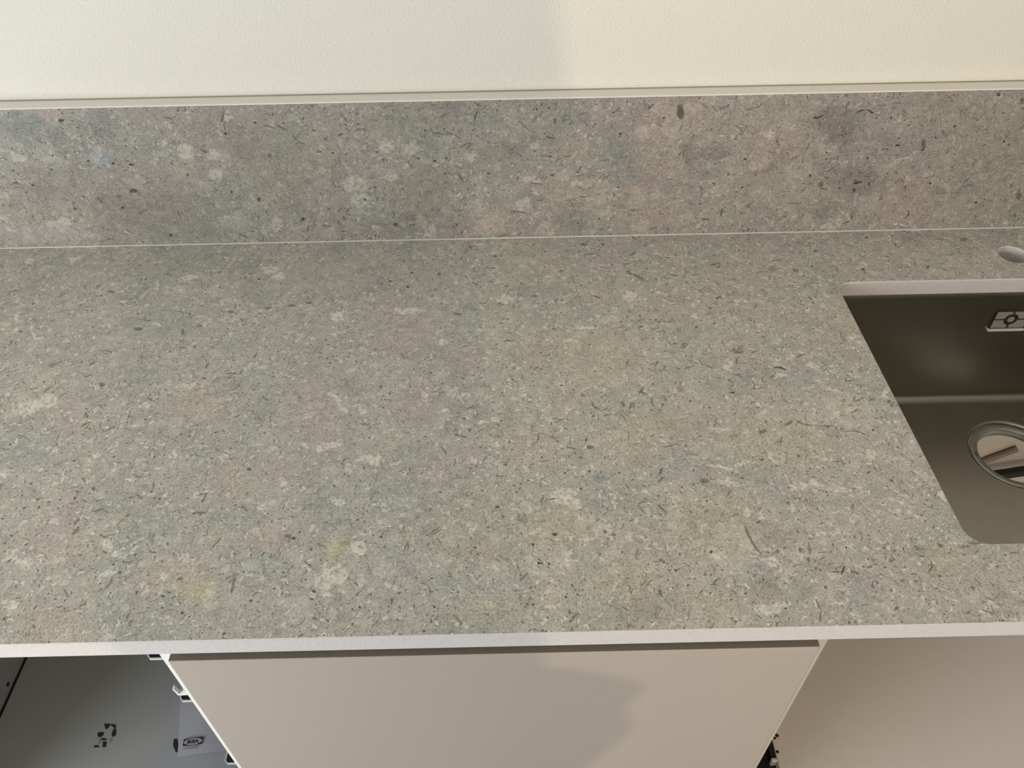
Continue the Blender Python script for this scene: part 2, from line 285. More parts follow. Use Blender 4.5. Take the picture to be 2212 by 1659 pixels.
    'k': '''-600.4 553.6 167 32.2 17.5; -379.7 294.8 129 56.8 40.7; -456.8 99.3 154 27.5 17.8; -341.1 70.1 172 53.5 26.8; -308.0 182.9 172 50.6 26.9; -432.2 18.8 173 38.0 16.6; -313.2 106.5 170 19.0 10.8; -258.5 103.3 167 23.8 16.0''',
    'm': '''-272.4 535.1 135 67.0 55.3; -232.1 278.0 102 106.7 52.7; -152.4 427.7 115 80.0 68.4; -200.1 554.4 170 57.7 40.1; -79.9 357.6 143 35.1 32.9; -121.8 274.8 126 38.3 34.5; 51.1 294.8 -179 21.8 15.3; 182.8 241.9 -175 31.5 21.0; -244.3 196.0 171 51.1 31.9; -255.3 19.2 177 43.0 15.4; -137.3 66.7 174 27.0 17.0; -82.1 174.7 173 24.8 18.7; -66.7 213.0 174 20.4 15.6; -139.0 11.8 176 17.0 9.2''',
    'Y': '''-26.4 381.7 177 9.7 5.8; -264.7 10.9 168 5.2 3.3; -315.0 51.0 159 20.2 14.0; -188.2 96.0 165 18.8 14.1; 22.0 41.1 -179 8.7 6.5''',
    'd': '''91.5 272.0 14 5.6 1.2 1.4; -24.7 466.7 -10 11.5 1.3; 30.9 344.5 -47 3.9 1.2; 48.3 216.7 -29 5.6 1.0; 349.1 533.6 60 8.4 6.1; 399.1 384.5 -105 10.6 0.6; 181.8 301.9 6 4.7 5.1; 330.1 286.5 -178 4.5 2.0; 312.8 252.5 73 5.5 1.4; -470.0 155.5 171 3.7 1.7; -400.8 176.0 164 3.8 2.4; -78.0 63.5 -62 5.9 0.6; 67.3 50.6 -179 3.2 1.8; 25.8 68.2 -86 5.6 0.6; 41.9 63.9 -102 5.2 0.6; -23.4 74.7 -44 13.4 0.7 3.7; -15.3 61.5 -106 5.7 0.6; 94.0 24.8 81 2.6 1.3; -127.7 218.1 91 7.9 0.6; -181.5 99.5 -1 5.0 2.7; -153.0 67.1 -66 7.5 1.6; 94.6 18.5 -179 31.2 15.6; 359.6 40.2 66 11.5 0.6; 215.6 39.6 -149 17.1 13.6; 119.1 25.8 -178 28.6 15.8; 245.0 95.8 -170 18.7 12.5''',
    'u': '''-255.9 609.8 174 45.8 23.6; -543.8 191.6 -0 10.8 0.9; -541.3 187.9 -4 6.9 0.6; -450.5 188.9 158 18.1 11.7; -545.7 217.5 164 36.7 20.8; 69.2 140.2 -153 14.6 13.5; -184.4 118.0 174 23.6 13.1; -114.0 73.0 97 15.7 8.9; 222.1 59.4 65 21.4 14.1; 301.6 35.8 -150 23.9 17.6; 258.5 147.1 -177 24.2 11.9; 161.6 191.3 -179 41.7 19.4''',
    'y': '''92.0 360.8 -177 76.5 56.5; 12.2 558.1 177 54.8 48.4; 112.8 220.8 -178 44.5 27.1; 433.8 440.2 64 68.4 37.7; 261.3 221.2 -179 85.6 36.3; 574.0 568.6 -160 47.3 31.9; 154.5 249.9 -179 52.6 28.5; -48.6 116.4 177 78.1 47.0; 29.3 114.3 -178 46.7 37.5; -40.4 21.8 178 57.0 17.2; 87.1 51.0 -171 41.3 33.1; 178.9 110.5 -170 63.0 46.0; 161.9 24.8 -177 35.8 18.9; 394.3 67.1 -159 29.0 19.1''',
    't': '''227.8 307.6 -177 36.8 20.8; 328.1 317.8 -174 41.1 23.6; 368.5 346.6 -171 17.4 10.9; 209.9 391.9 -155 30.4 25.7; 350.5 9.2 -153 14.0 9.7''',
    'C': '''-454.0 86.4 168 7.0 3.7; -447.2 71.9 173 6.5 2.7; -443.6 164.9 142 7.0 4.8; 151.5 145.9 55 5.4 4.6''',
    'U': '''-454.2 174.0 150 2.4 1.6; -297.0 196.4 154 2.7 2.0; 328.6 16.8 -154 2.0 1.4''',
    'M': '''-373.9 110.8 147 8.8 6.2''',
    'G': '''-6.2 124.7 88 7.6 6.9''',
    'B': '''79.2 176.5 74 8.9 7.5''',
}
MARKS_BACK = {
    'P': '''-438.3 145.7 -145 12.7 9.6; -400.4 140.4 -170 11.7 7.5; -407.4 111.7 -167 10.0 6.8; -342.6 30.8 65 10.9 7.7; -661.3 141.6 -13 11.1 5.6; -483.6 134.3 48 4.1 2.9; -693.0 60.9 -168 5.0 2.9; -641.3 43.1 -154 8.8 6.0; -725.5 47.7 -149 8.7 5.7; -659.9 41.0 -179 11.1 3.6; -412.5 45.4 -161 4.6 3.4; -425.2 14.9 64 3.9 2.6; -415.2 14.4 -6 3.3 1.1; -369.0 192.2 -174 8.1 4.6; -461.8 159.6 -173 5.4 3.0; -560.4 21.6 -38 4.5 1.8; -623.7 20.5 -175 6.8 3.1; -726.1 32.2 -153 3.5 2.3; -222.8 93.2 -172 16.9 12.4; -218.1 67.4 -175 15.4 10.4; -173.9 149.0 -150 11.1 9.9; -140.5 141.5 -179 11.7 6.8; -151.4 117.7 -163 4.7 4.1; -61.9 129.6 -176 6.7 5.9; 18.0 95.0 178 12.9 6.2; -2.9 153.1 177 4.5 4.0; 7.2 56.0 173 11.0 10.1; -172.1 104.0 -178 9.8 6.1; -126.6 12.5 83 13.4 8.1; -137.6 149.3 -176 5.0 3.6; 24.1 143.6 145 5.0 4.9; 80.7 86.4 177 6.5 3.4; 22.5 73.0 178 6.5 3.4; -206.7 22.4 -169 4.5 3.6; -164.6 26.6 -174 4.1 3.1; -111.1 119.1 -174 3.4 2.8; 515.5 112.8 13 7.1 4.5; 530.5 118.9 33 8.3 2.9; 273.3 72.2 144 6.1 5.0; 332.5 151.4 163 7.8 5.5; 462.2 14.3 140 6.8 5.0; 448.0 8.0 176 11.1 4.2; 388.2 144.6 55 2.7 2.0; 542.0 85.6 163 5.1 3.2; 537.6 85.7 143 3.6 2.5; 472.9 24.6 134 6.0 4.3; 516.0 9.1 171 7.0 3.6''',
    'p': '''-434.3 95.6 51 9.5 7.0; -630.4 69.5 -163 11.1 7.0; -655.5 111.4 -149 7.3 4.9; -614.1 143.9 -146 17.0 11.5; -621.3 107.0 -149 12.1 8.3; -519.6 100.0 -170 15.4 9.2; -707.1 82.4 -145 9.3 6.1; -373.5 59.8 -166 10.1 7.3; -270.1 96.7 -171 8.7 6.1; -287.8 60.3 -146 8.4 7.1; -276.0 16.1 -158 9.3 7.7; -287.2 189.4 -168 10.2 7.4; -351.1 167.1 -169 6.3 4.3; -549.1 151.5 -168 6.4 3.9; -437.4 165.7 -170 7.5 4.7; -566.7 85.3 -43 5.5 1.4; -53.1 89.4 86 12.1 8.6; 63.0 98.8 172 8.6 7.1; -18.2 112.3 60 13.3 2.6 2.0; 12.6 122.2 -4 24.3 2.5 -1.9; -59.0 55.0 -180 13.2 10.1; -185.4 163.6 -177 10.3 6.5; -227.8 46.2 -158 10.5 8.9; -126.6 177.5 -179 6.1 3.4; -193.1 195.9 -158 6.2 5.3; -6.7 183.5 90 10.6 8.1; 123.1 38.0 177 11.2 5.7; 115.0 58.5 177 10.2 4.5; 189.3 64.3 140 7.0 6.1; -235.8 23.1 -177 13.5 7.9; -99.0 50.8 -179 8.8 6.1; 104.3 189.7 168 10.2 8.4; -187.9 113.8 -179 8.5 4.7; 354.9 142.0 -67 8.6 1.6; 458.6 118.1 68 9.9 2.0 2.0; 240.8 24.8 174 13.7 7.8; 388.6 101.0 176 23.9 9.4; 475.6 138.3 178 12.7 3.1; 285.6 100.9 178 10.8 3.3; 352.1 165.2 173 12.5 6.4; 284.8 117.3 175 10.7 5.1; 602.3 69.7 152 9.9 6.6; 270.0 198.8 112 5.6 3.9; 310.5 48.9 176 9.0 3.5; 545.8 35.8 159 7.3 4.8; 582.4 110.8 134 6.6 4.3; 605.2 189.8 172 6.3 2.8; 600.6 26.8 146 5.3 3.6; 638.4 83.5 175 13.4 4.8''',
    'C': '''-475.5 143.2 -171 9.5 5.7; -174.6 135.4 -168 5.5 4.5; -44.9 18.5 179 20.3 13.2; 41.0 15.1 172 14.8 12.7; -33.3 28.7 179 17.9 7.8; 164.1 158.3 167 12.2 9.5; 194.3 164.2 100 9.9 5.3; 184.5 194.3 175 16.2 9.1; 133.8 177.6 -12 6.6 1.5; -84.5 70.6 -149 6.6 6.4; 211.5 95.4 169 6.6 4.7; -26.6 114.9 -179 6.4 6.1; 183.2 18.3 150 11.8 10.2; 391.8 29.1 145 8.0 6.1; 461.2 137.5 163 5.3 3.4; 335.9 116.2 168 7.0 4.5; 249.3 202.3 176 14.1 6.2; 225.0 191.4 175 13.4 7.1; 407.9 133.0 149 8.3 6.2; 322.9 107.2 170 8.7 5.5; 629.9 193.4 172 6.3 2.8''',
    'L': '''-547.2 128.8 -177 9.7 4.1; -685.4 23.3 -180 89.3 23.7; -401.9 34.9 -178 35.7 15.5''',
    'K': '''-583.7 192.2 -171 3.7 2.0; -571.2 134.6 -143 2.2 1.5; -539.5 130.9 -149 2.6 1.8; -516.6 128.8 -174 3.0 1.6; -552.0 63.4 -172 2.7 1.5; -660.1 100.8 -149 2.5 1.6; -379.1 169.5 -164 2.3 1.7; -499.4 17.2 46 2.7 2.0; -359.6 71.9 73 3.6 1.7; -305.2 39.1 -165 3.0 2.3; -338.0 183.5 -164 1.7 1.2; -245.6 139.3 -166 1.7 1.3; -652.1 147.0 -146 1.7 1.1; -614.7 144.0 44 1.6 1.0; -514.6 155.7 -161 1.5 1.0; -111.7 124.9 -177 2.5 1.8; -120.1 168.7 -164 1.4 1.3; 189.3 179.8 152 1.7 1.4; 135.2 158.5 150 1.9 1.7; 24.9 95.3 177 1.7 1.2; 46.9 100.1 177 2.1 1.4; 43.1 128.4 178 2.5 1.1; 68.2 173.8 168 1.2 1.1; 138.6 79.5 166 1.8 1.4; -39.7 104.4 179 2.3 1.4; -88.5 24.3 44 1.6 1.5; -206.3 9.1 46 1.7 1.5; -205.6 179.2 -157 1.5 1.2; -196.8 87.3 -147 1.6 1.4; -213.1 68.6 -138 1.8 1.6; -132.4 128.8 -175 1.5 1.1; 85.8 23.3 170 1.6 1.3; 40.7 196.2 176 1.4 1.0; 390.8 176.6 14 6.9 1.5 -1.4; 443.9 182.8 20 6.3 1.1 1.8; 456.2 182.3 -25 6.3 1.0; 473.2 115.5 160 2.3 1.5; 470.6 79.4 14 6.8 1.7; 543.7 126.6 152 2.1 1.4; 557.9 27.4 96 6.1 1.1 -2.3; 457.3 93.5 -60 4.2 0.6; 444.8 81.2 102 3.1 0.6; 446.9 71.2 158 1.6 1.2; 487.1 77.2 112 3.1 1.4; 469.2 67.8 118 2.7 1.6; 507.4 134.2 174 3.0 1.3; 506.1 144.3 146 1.7 1.2; 495.0 128.8 146 1.7 1.2; 555.1 144.4 162 2.0 1.3; 573.8 159.7 156 1.8 1.2; 649.2 136.8 152 2.2 1.4; 657.3 131.7 170 1.8 0.9; 311.5 75.8 165 2.0 1.4; 288.6 147.9 164 1.5 1.1; 269.8 82.6 143 1.6 1.4; 306.8 118.7 170 2.2 1.4; 614.6 201.0 146 2.4 1.6; 687.8 69.7 135 1.5 0.9; 649.0 43.6 158 2.2 1.4; 572.6 76.0 141 2.1 1.4; 437.4 140.2 149 1.4 1.0; 429.1 149.3 -31 2.2 0.8; 439.1 153.0 26 1.2 1.0; 401.8 91.2 120 2.1 1.4; 414.9 126.7 146 1.7 1.2''',
    'D': '''-446.5 111.9 50 2.6 1.9; -579.0 76.4 -83 6.9 1.5; -376.9 192.8 62 8.8 1.1; -378.4 179.6 -98 7.6 0.8; -320.9 178.4 -17 7.9 1.0; -305.1 176.4 -32 7.4 0.8; -291.3 162.5 -70 4.7 1.0; -284.5 155.2 -30 5.8 1.1; -287.0 145.8 -88 4.5 0.6; -230.7 164.5 29 4.3 1.0; -527.1 56.4 25 10.1 0.9; -395.6 12.3 -28 7.7 1.4; -477.5 51.4 -87 4.5 1.2; -578.2 201.3 -59 3.1 0.9; -603.2 108.4 21 4.7 0.7; -681.7 104.8 -175 4.3 1.9; -676.3 123.5 -154 2.8 1.8; -624.9 123.6 -150 2.4 1.6; -617.8 63.0 -144 3.1 2.1; -549.9 81.3 -173 3.5 1.9; -562.0 20.3 -38 4.5 1.0; -329.3 137.7 -166 3.0 2.2; -250.1 116.3 77 8.4 0.6; -679.6 140.3 -44 2.5 1.2; -566.9 181.5 -162 2.2 1.4; -462.7 11.9 18 2.0 1.0; -369.7 8.3 -75 3.5 1.1; -246.7 39.6 -71 3.4 1.1; -301.5 23.9 69 6.3 1.0; -263.8 141.9 180 4.2 1.4; -264.4 171.8 -179 3.7 1.5; -726.7 45.2 -40 4.1 1.5; -291.5 32.2 63 5.8 0.7; -250.9 17.5 -10 4.5 1.2; -103.5 164.2 -15 8.5 1.3; -87.8 163.7 -28 5.8 1.0; -77.4 98.9 -64 7.4 1.8; 0.8 42.1 -6 14.9 1.2 3.1; 34.7 129.4 -2 10.5 0.7; 44.0 155.1 -12 7.4 1.0; -80.8 12.1 60 3.8 1.6; 48.8 178.1 92 4.7 2.0; 170.7 195.0 49 5.4 1.4; -231.0 165.3 26 4.0 1.2; -70.4 146.9 33 6.4 1.0; -50.4 202.3 -29 6.7 0.9; -53.6 186.6 71 8.9 0.9; 25.6 87.6 -8 9.8 1.0 2.0; 66.8 127.9 8 6.9 0.8; 83.5 108.3 62 7.2 1.0; 121.1 96.3 29 7.1 0.7; -150.7 25.6 19 5.6 1.1; -140.9 56.9 -61 2.9 1.1; 210.7 89.5 -12 6.3 0.8 1.5; -183.7 183.5 -11 3.0 0.7; -200.2 101.7 -17 6.4 0.7; 221.3 127.9 94 4.6 0.8; 52.8 121.3 67 2.5 0.7; 162.8 42.2 173 2.2 1.5; -74.1 19.8 53 4.0 0.8; 30.2 61.7 -1 5.5 0.9; -87.3 111.0 -62 2.0 0.6; -163.2 202.0 11 7.3 0.6; -105.2 203.4 -21 3.1 0.8; -139.5 200.0 10 5.2 0.6; 401.4 185.0 98 5.9 0.6; 423.0 184.0 92 7.4 0.8 -3.5; 210.8 184.3 104 7.8 4.8; 467.4 81.3 143 3.5 2.6; 542.2 135.0 112 8.3 2.7; 556.4 20.4 16 3.0 1.0; 290.1 161.7 -43 11.2 0.7 4.0; 364.1 121.9 -62 7.3 0.7 2.1; 369.9 117.8 44 3.2 0.8; 543.4 54.9 68 5.3 1.1; 539.8 69.8 99 6.3 0.8; 540.1 169.4 61 4.2 1.0; 427.9 115.9 40 9.6 1.0; 420.5 77.5 121 4.8 3.2; 425.5 71.0 -4 5.6 0.8; 403.6 79.7 2 9.7 0.7 -2.6; 397.3 70.0 53 6.8 0.9; 344.7 143.3 145 1.8 1.4; 327.6 46.6 52 7.1 0.9 3.1; 320.1 34.0 7 4.4 1.1; 390.5 48.3 -1 11.2 0.8; 307.4 192.3 20 10.0 0.8 -2.5; 299.0 189.3 12 6.9 0.7; 265.2 192.1 14 6.0 0.9; 289.6 35.3 90 6.4 1.6; 518.3 173.6 13 4.4 0.7; 529.9 173.9 -14 2.3 0.7; 489.9 192.7 1 13.0 0.6; 648.7 192.0 121 4.8 2.1; 631.1 176.6 166 2.6 1.4; 618.2 177.9 126 2.2 1.2; 625.1 132.8 52 2.8 1.0; 627.6 72.1 25 4.1 1.0; 621.0 77.8 51 4.6 0.9; 621.6 102.3 105 4.3 0.6; 714.5 21.5 126 3.6 2.0; 706.5 52.4 126 6.4 3.5; 567.8 86.2 22 6.1 0.7; 387.3 135.7 78 6.9 0.7; 217.5 128.0 64 7.5 0.8; 223.4 127.9 85 6.9 0.8; 272.6 155.7 7 5.1 0.7; 510.4 51.9 22 3.2 1.4; 427.9 151.6 5 10.2 1.0; 395.4 166.5 85 4.3 0.7; 539.2 100.0 154 1.9 1.3; 473.0 94.9 -14 8.4 0.7; 481.6 88.2 -13 6.0 0.7; 425.3 88.2 174 3.5 1.7''',
    'd': '''-480.8 69.1 51 7.1 0.9; -338.0 66.5 -67 5.5 0.9; -433.1 58.6 72 23.6 8.4; -163.2 78.5 -86 6.2 0.8; 252.1 88.5 41 8.9 0.9; 247.3 190.4 -122 3.0 1.0''',
    'U': '''-527.6 89.3 -175 5.7 2.9''',
    'b': '''-630.4 181.7 -164 42.9 26.0; -535.8 186.1 43 32.3 22.3; -522.9 155.4 -164 12.9 8.4; -699.8 74.9 46 17.6 10.9; 138.2 122.9 103 44.4 33.4; 82.2 188.0 176 30.4 19.0; 118.8 157.1 101 22.2 16.4; 11.6 63.4 178 35.1 20.0; 74.5 26.2 174 31.6 23.5; 151.4 94.4 165 17.5 14.2; 264.5 99.0 164 15.5 11.6''',
    'g': '''-630.8 194.5 -170 18.7 10.1; 70.8 172.3 176 8.2 5.6; -49.0 188.6 -180 26.2 19.0; -17.6 142.2 179 16.7 13.5; 56.3 177.9 113 13.0 12.1''',
    'K2': '''-593.5 202.1 -177 22.0 8.2''',
    'B2': '''-554.2 138.1 -165 24.0 15.1''',
    'M2': '''-410.9 179.2 46 28.8 21.6; -522.4 73.2 -174 83.7 43.7; -360.0 156.3 -156 32.5 25.1; -372.4 187.0 -151 15.2 11.8; -630.6 100.1 -166 56.0 33.9; -473.6 197.5 -177 30.1 12.4; -202.1 23.6 179 44.8 13.1; 184.3 88.9 177 32.6 14.4; 496.1 133.3 169 54.6 30.7''',
    'k': '''-459.4 108.1 -171 34.6 20.8; 21.8 165.7 179 53.3 19.6; 196.1 133.0 103 78.9 51.6; 74.2 138.0 178 37.7 13.6; -30.5 126.6 179 33.7 20.7; 55.2 72.3 177 43.7 24.6; -33.3 28.7 179 40.3 23.5; 183.8 54.4 164 49.6 39.6; -8.5 196.2 178 12.0 10.4; 202.0 31.0 175 40.7 23.2; 332.9 159.1 174 104.8 54.2; 375.5 65.0 176 89.0 36.9; 557.1 48.3 169 81.1 44.0; 238.4 182.6 150 34.3 28.2''',
    'e': '''-480.2 34.1 -180 111.0 31.2; -314.7 128.2 54 98.4 78.4; -458.4 69.3 64 23.8 14.3; -150.7 180.2 -180 70.9 34.2; -129.8 76.5 73 62.1 53.7; 634.0 130.3 136 96.8 61.2; 529.2 187.2 171 41.9 20.5; 346.5 97.2 165 20.1 13.8''',
    'V': '''-175.6 26.9 -175 3.6 2.6''',
    'N': '''209.8 188.5 100 9.8 4.0; -202.0 7.3 76 3.9 0.9; -24.9 4.0 25 7.6 1.2; -17.4 5.9 42 3.9 0.9; 1.3 6.7 37 4.3 1.1; 478.0 23.9 119 3.7 2.3; 268.3 25.2 -9 7.6 1.6''',
    'M': '''-154.3 39.4 -159 4.5 4.1; -86.4 200.9 179 16.0 7.1; -153.2 39.3 -179 13.3 7.7; 21.9 155.8 178 7.4 4.9''',
    'W': '''556.2 8.1 165 3.4 2.0; 546.0 9.7 72 2.8 1.7; 708.4 6.6 174 4.2 1.6''',
    'M3': '''417.6 166.0 161 45.6 30.9; 264.1 127.0 176 29.8 13.7; 464.8 82.5 171 49.2 26.1; 432.2 33.3 140 18.0 13.5; 230.2 127.7 101 27.9 12.5''',
}
# kind: colour, strength, soft?
MARK_KINDS = {
    'b': ((124, 129, 128), .48, 1), 'g': ((146, 150, 138), .50, 1), 'k': ((172, 158, 146), .42, 1), 'm': ((160, 148, 142), .55, 1),
    'u': ((148, 145, 145), .50, 1), 'y': ((168, 160, 136), .35, 1), 't': ((144, 150, 143), .50, 1), 'e': ((150, 146, 130), .45, 1),
    'M': ((125, 114, 118), .60, 1), 'M2': ((150, 138, 136), .55, 1), 'M3': ((120, 112, 108), .55, 1), 'L': ((185, 182, 182), .50, 1),
    'K2': ((185, 160, 152), .60, 1), 'B2': ((165, 172, 174), .60, 1), 'Y': ((184, 174, 142), .50, 1),
    'q': ((136, 131, 118), .50, 1),
    'G': ((112, 124, 106), .65, 0), 'B': ((126, 132, 132), .65, 0),
    'p': ((186, 180, 167), .48, 0), 'P': ((204, 198, 185), .78, 0), 'C': ((196, 182, 168), .55, 0), 'W': ((232, 228, 214), .90, 0),
    'd': ((118, 112, 98), .50, 0), 'D': ((92, 86, 68), .72, 0), 'N': ((104, 86, 64), .72, 0), 'U': ((70, 72, 78), .80, 0),
    'V': ((84, 64, 72), .80, 0), 'K': ((52, 48, 40), .85, 0),
}
MARK_ORDER = ['e', 'y', 'k', 'm', 'M2', 'g', 't', 'u', 'b', 'M3', 'q', 'M', 'L', 'K2', 'B2', 'Y', 'p', 'P', 'C', 'G', 'B', 'W', 'd', 'N', 'D', 'U', 'V', 'K']

def stone_group():
    g = bpy.data.node_groups.new('stone_ground', 'ShaderNodeTree')
    g.interface.new_socket('Slab', in_out='INPUT', socket_type='NodeSocketVector')
    g.interface.new_socket('Warm', in_out='INPUT', socket_type='NodeSocketFloat')
    for nm, ty in (('Color', 'NodeSocketColor'), ('Warp', 'NodeSocketVector'), ('Warp Fine', 'NodeSocketVector'), ('Grain', 'NodeSocketFloat')):
        g.interface.new_socket(nm, in_out='OUTPUT', socket_type=ty)
    N = Nodes(g)
    gi = g.nodes.new('NodeGroupInput')
    go = g.nodes.new('NodeGroupOutput')
    uv, warm = gi.outputs[0], gi.outputs[1]
    half = (0.5, 0.5, 0.5)
    w1 = N.vmath('SCALE', N.vmath('SUBTRACT', N.noise(uv, 60, 4, .65, color=True), half), 0.018)
    w2 = N.vmath('SCALE', N.vmath('SUBTRACT', N.noise(uv, 230, 3, .65, color=True), half), 0.0060)
    wp = N.vmath('ADD', uv, N.vmath('ADD', w1, w2))
    wf = N.vmath('ADD', uv, N.vmath('ADD', N.vmath('SCALE', w1, 0.16), N.vmath('SCALE', w2, 0.35)))
    # ground colour and soft clouds
    cl = N.sep(N.noise(wp, 11, 4, .6, color=True))
    base = N.mix(warm, lin((163, 159, 150)), lin((161, 154, 144)))
    col = N.mix(N.smooth(cl[0], .48, .68, 0, .5), base, lin((148, 150, 139)))
    col = N.mix(N.smooth(cl[1], .50, .70, 0, .5), col, lin((160, 149, 143)))
    col = N.mix(N.smooth(cl[2], .54, .72, 0, .4), col, lin((138, 139, 134)))
    # worm-like light and dark matrix
    mid = N.noise(wp, 85, 5, .72, .6)
    fine = N.noise(wf, 420, 4, .7)
    dust = N.noise(uv, 950, 3, .7)
    gr = N.math('ADD', N.math('MULTIPLY', N.math('SUBTRACT', mid, .5), .90), N.math('MULTIPLY', N.math('SUBTRACT', fine, .5), 1.45))
    gr = N.math('ADD', gr, N.math('MULTIPLY', N.math('SUBTRACT', dust, .5), .85))
    col = N.mix(1.0, col, N.comb(*[N.math('ADD', gr, 1.0)] * 3), 'MULTIPLY')
    ridge = N.math('ABSOLUTE', N.math('SUBTRACT', N.noise(wp, 75, 3, .6, 1.2), .5))
    part = N.noise(uv, 23, 2, .5)
    lines = N.math('MULTIPLY', N.smooth(ridge, .016, .004), N.smooth(part, .50, .62))
    col = N.mix(N.math('MULTIPLY', lines, .40), col, lin((100, 94, 80)))
    ridge2 = N.math('ABSOLUTE', N.math('SUBTRACT', N.noise(wp, 60, 3, .6, 1.6), .47))
    lines2 = N.math('MULTIPLY', N.smooth(ridge2, .03, .008), N.smooth(part, .52, .40))
    col = N.mix(N.math('MULTIPLY', lines2, .40), col, lin((196, 190, 174)))

    def chips(vec, scale, share, length, width, color, strength, shift, curl=0.0, edge=(1.15, .8)):
        p = N.vmath('ADD', N.vmath('SCALE', vec, scale), (shift, shift * 1.7, 0))
        vo = N.new('ShaderNodeTexVoronoi', voronoi_dimensions='2D', feature='F1')
        N.put(vo.inputs['Vector'], p)
        vo.inputs['Scale'].default_value = 1.0
        rnd = N.sep(vo.outputs['Color'])
        ro = N.new('ShaderNodeVectorRotate', rotation_type='Z_AXIS')
        N.put(ro.inputs['Vector'], N.vmath('SUBTRACT', p, vo.outputs['Position']))
        N.put(ro.inputs['Angle'], N.math('MULTIPLY', rnd[0], 6.283))
        l = N.sep(ro.outputs[0])
        size = N.math('ADD', N.math('MULTIPLY', rnd[1], .9), .45)
        x = N.math('DIVIDE', N.math('MULTIPLY', l[0], 1.0 / (length * scale)), size)
        y = N.math('DIVIDE', N.math('MULTIPLY', l[1], 1.0 / (width * scale)), size)
        if curl:
            y = N.math('ADD', y, N.math('MULTIPLY', N.math('MULTIPLY', x, x), curl))
        d = N.vmath('LENGTH', N.comb(x, y))
        m = N.math('MULTIPLY', N.smooth(d, edge[0], edge[1]), N.math('LESS_THAN', rnd[2], share))
        return N.math('MULTIPLY', m, strength), lin(color)

    for a in (
        (wp, 34, .12, .009, .006, (190, 184, 170), .35, 3.1, 0.0),
        (wp, 75, .20, .0045, .0024, (196, 191, 177), .45, 11.3, .5),
        (wp, 160, .30, .0022, .0012, (210, 204, 190), .68, 21.7, .5),
        (wf, 60, .34, .0055, .0007, (112, 105, 90), .65, 35.9, 1.6),
        (wf, 45, .16, .0060, .0011, (96, 90, 72), .65, 47.2, 1.0),
        (wf, 120, .30, .0022, .0006, (88, 82, 68), .78, 53.8, .9),
        (wf, 90, .16, .0014, .0010, (70, 64, 52), .82, 61.4, 0.0),
        (wf, 230, .26, .0007, .0005, (62, 56, 46), .85, 77.7, 0.0),
    ):
        m, c = chips(*a)
        col = N.mix(m, col, c)
    N.put(go.inputs[0], col)
    N.put(go.inputs[1], wp)
    N.put(go.inputs[2], wf)
    N.put(go.inputs[3], gr)
    return g

STONE = stone_group()

def parse_marks(table):
    out = []
    for kind, txt in table.items():
        for item in txt.split(';'):
            v = [float(q) for q in item.split()]
            if kind == 'd' and v[3] > 14: kind_ = 'q'
            else: kind_ = kind
            out.append((kind_, v[0] / 1000, v[1] / 1000, math.radians(v[2]), v[3] / 1000, v[4] / 1000, v[5] if len(v) > 5 else 0.0))
    return out

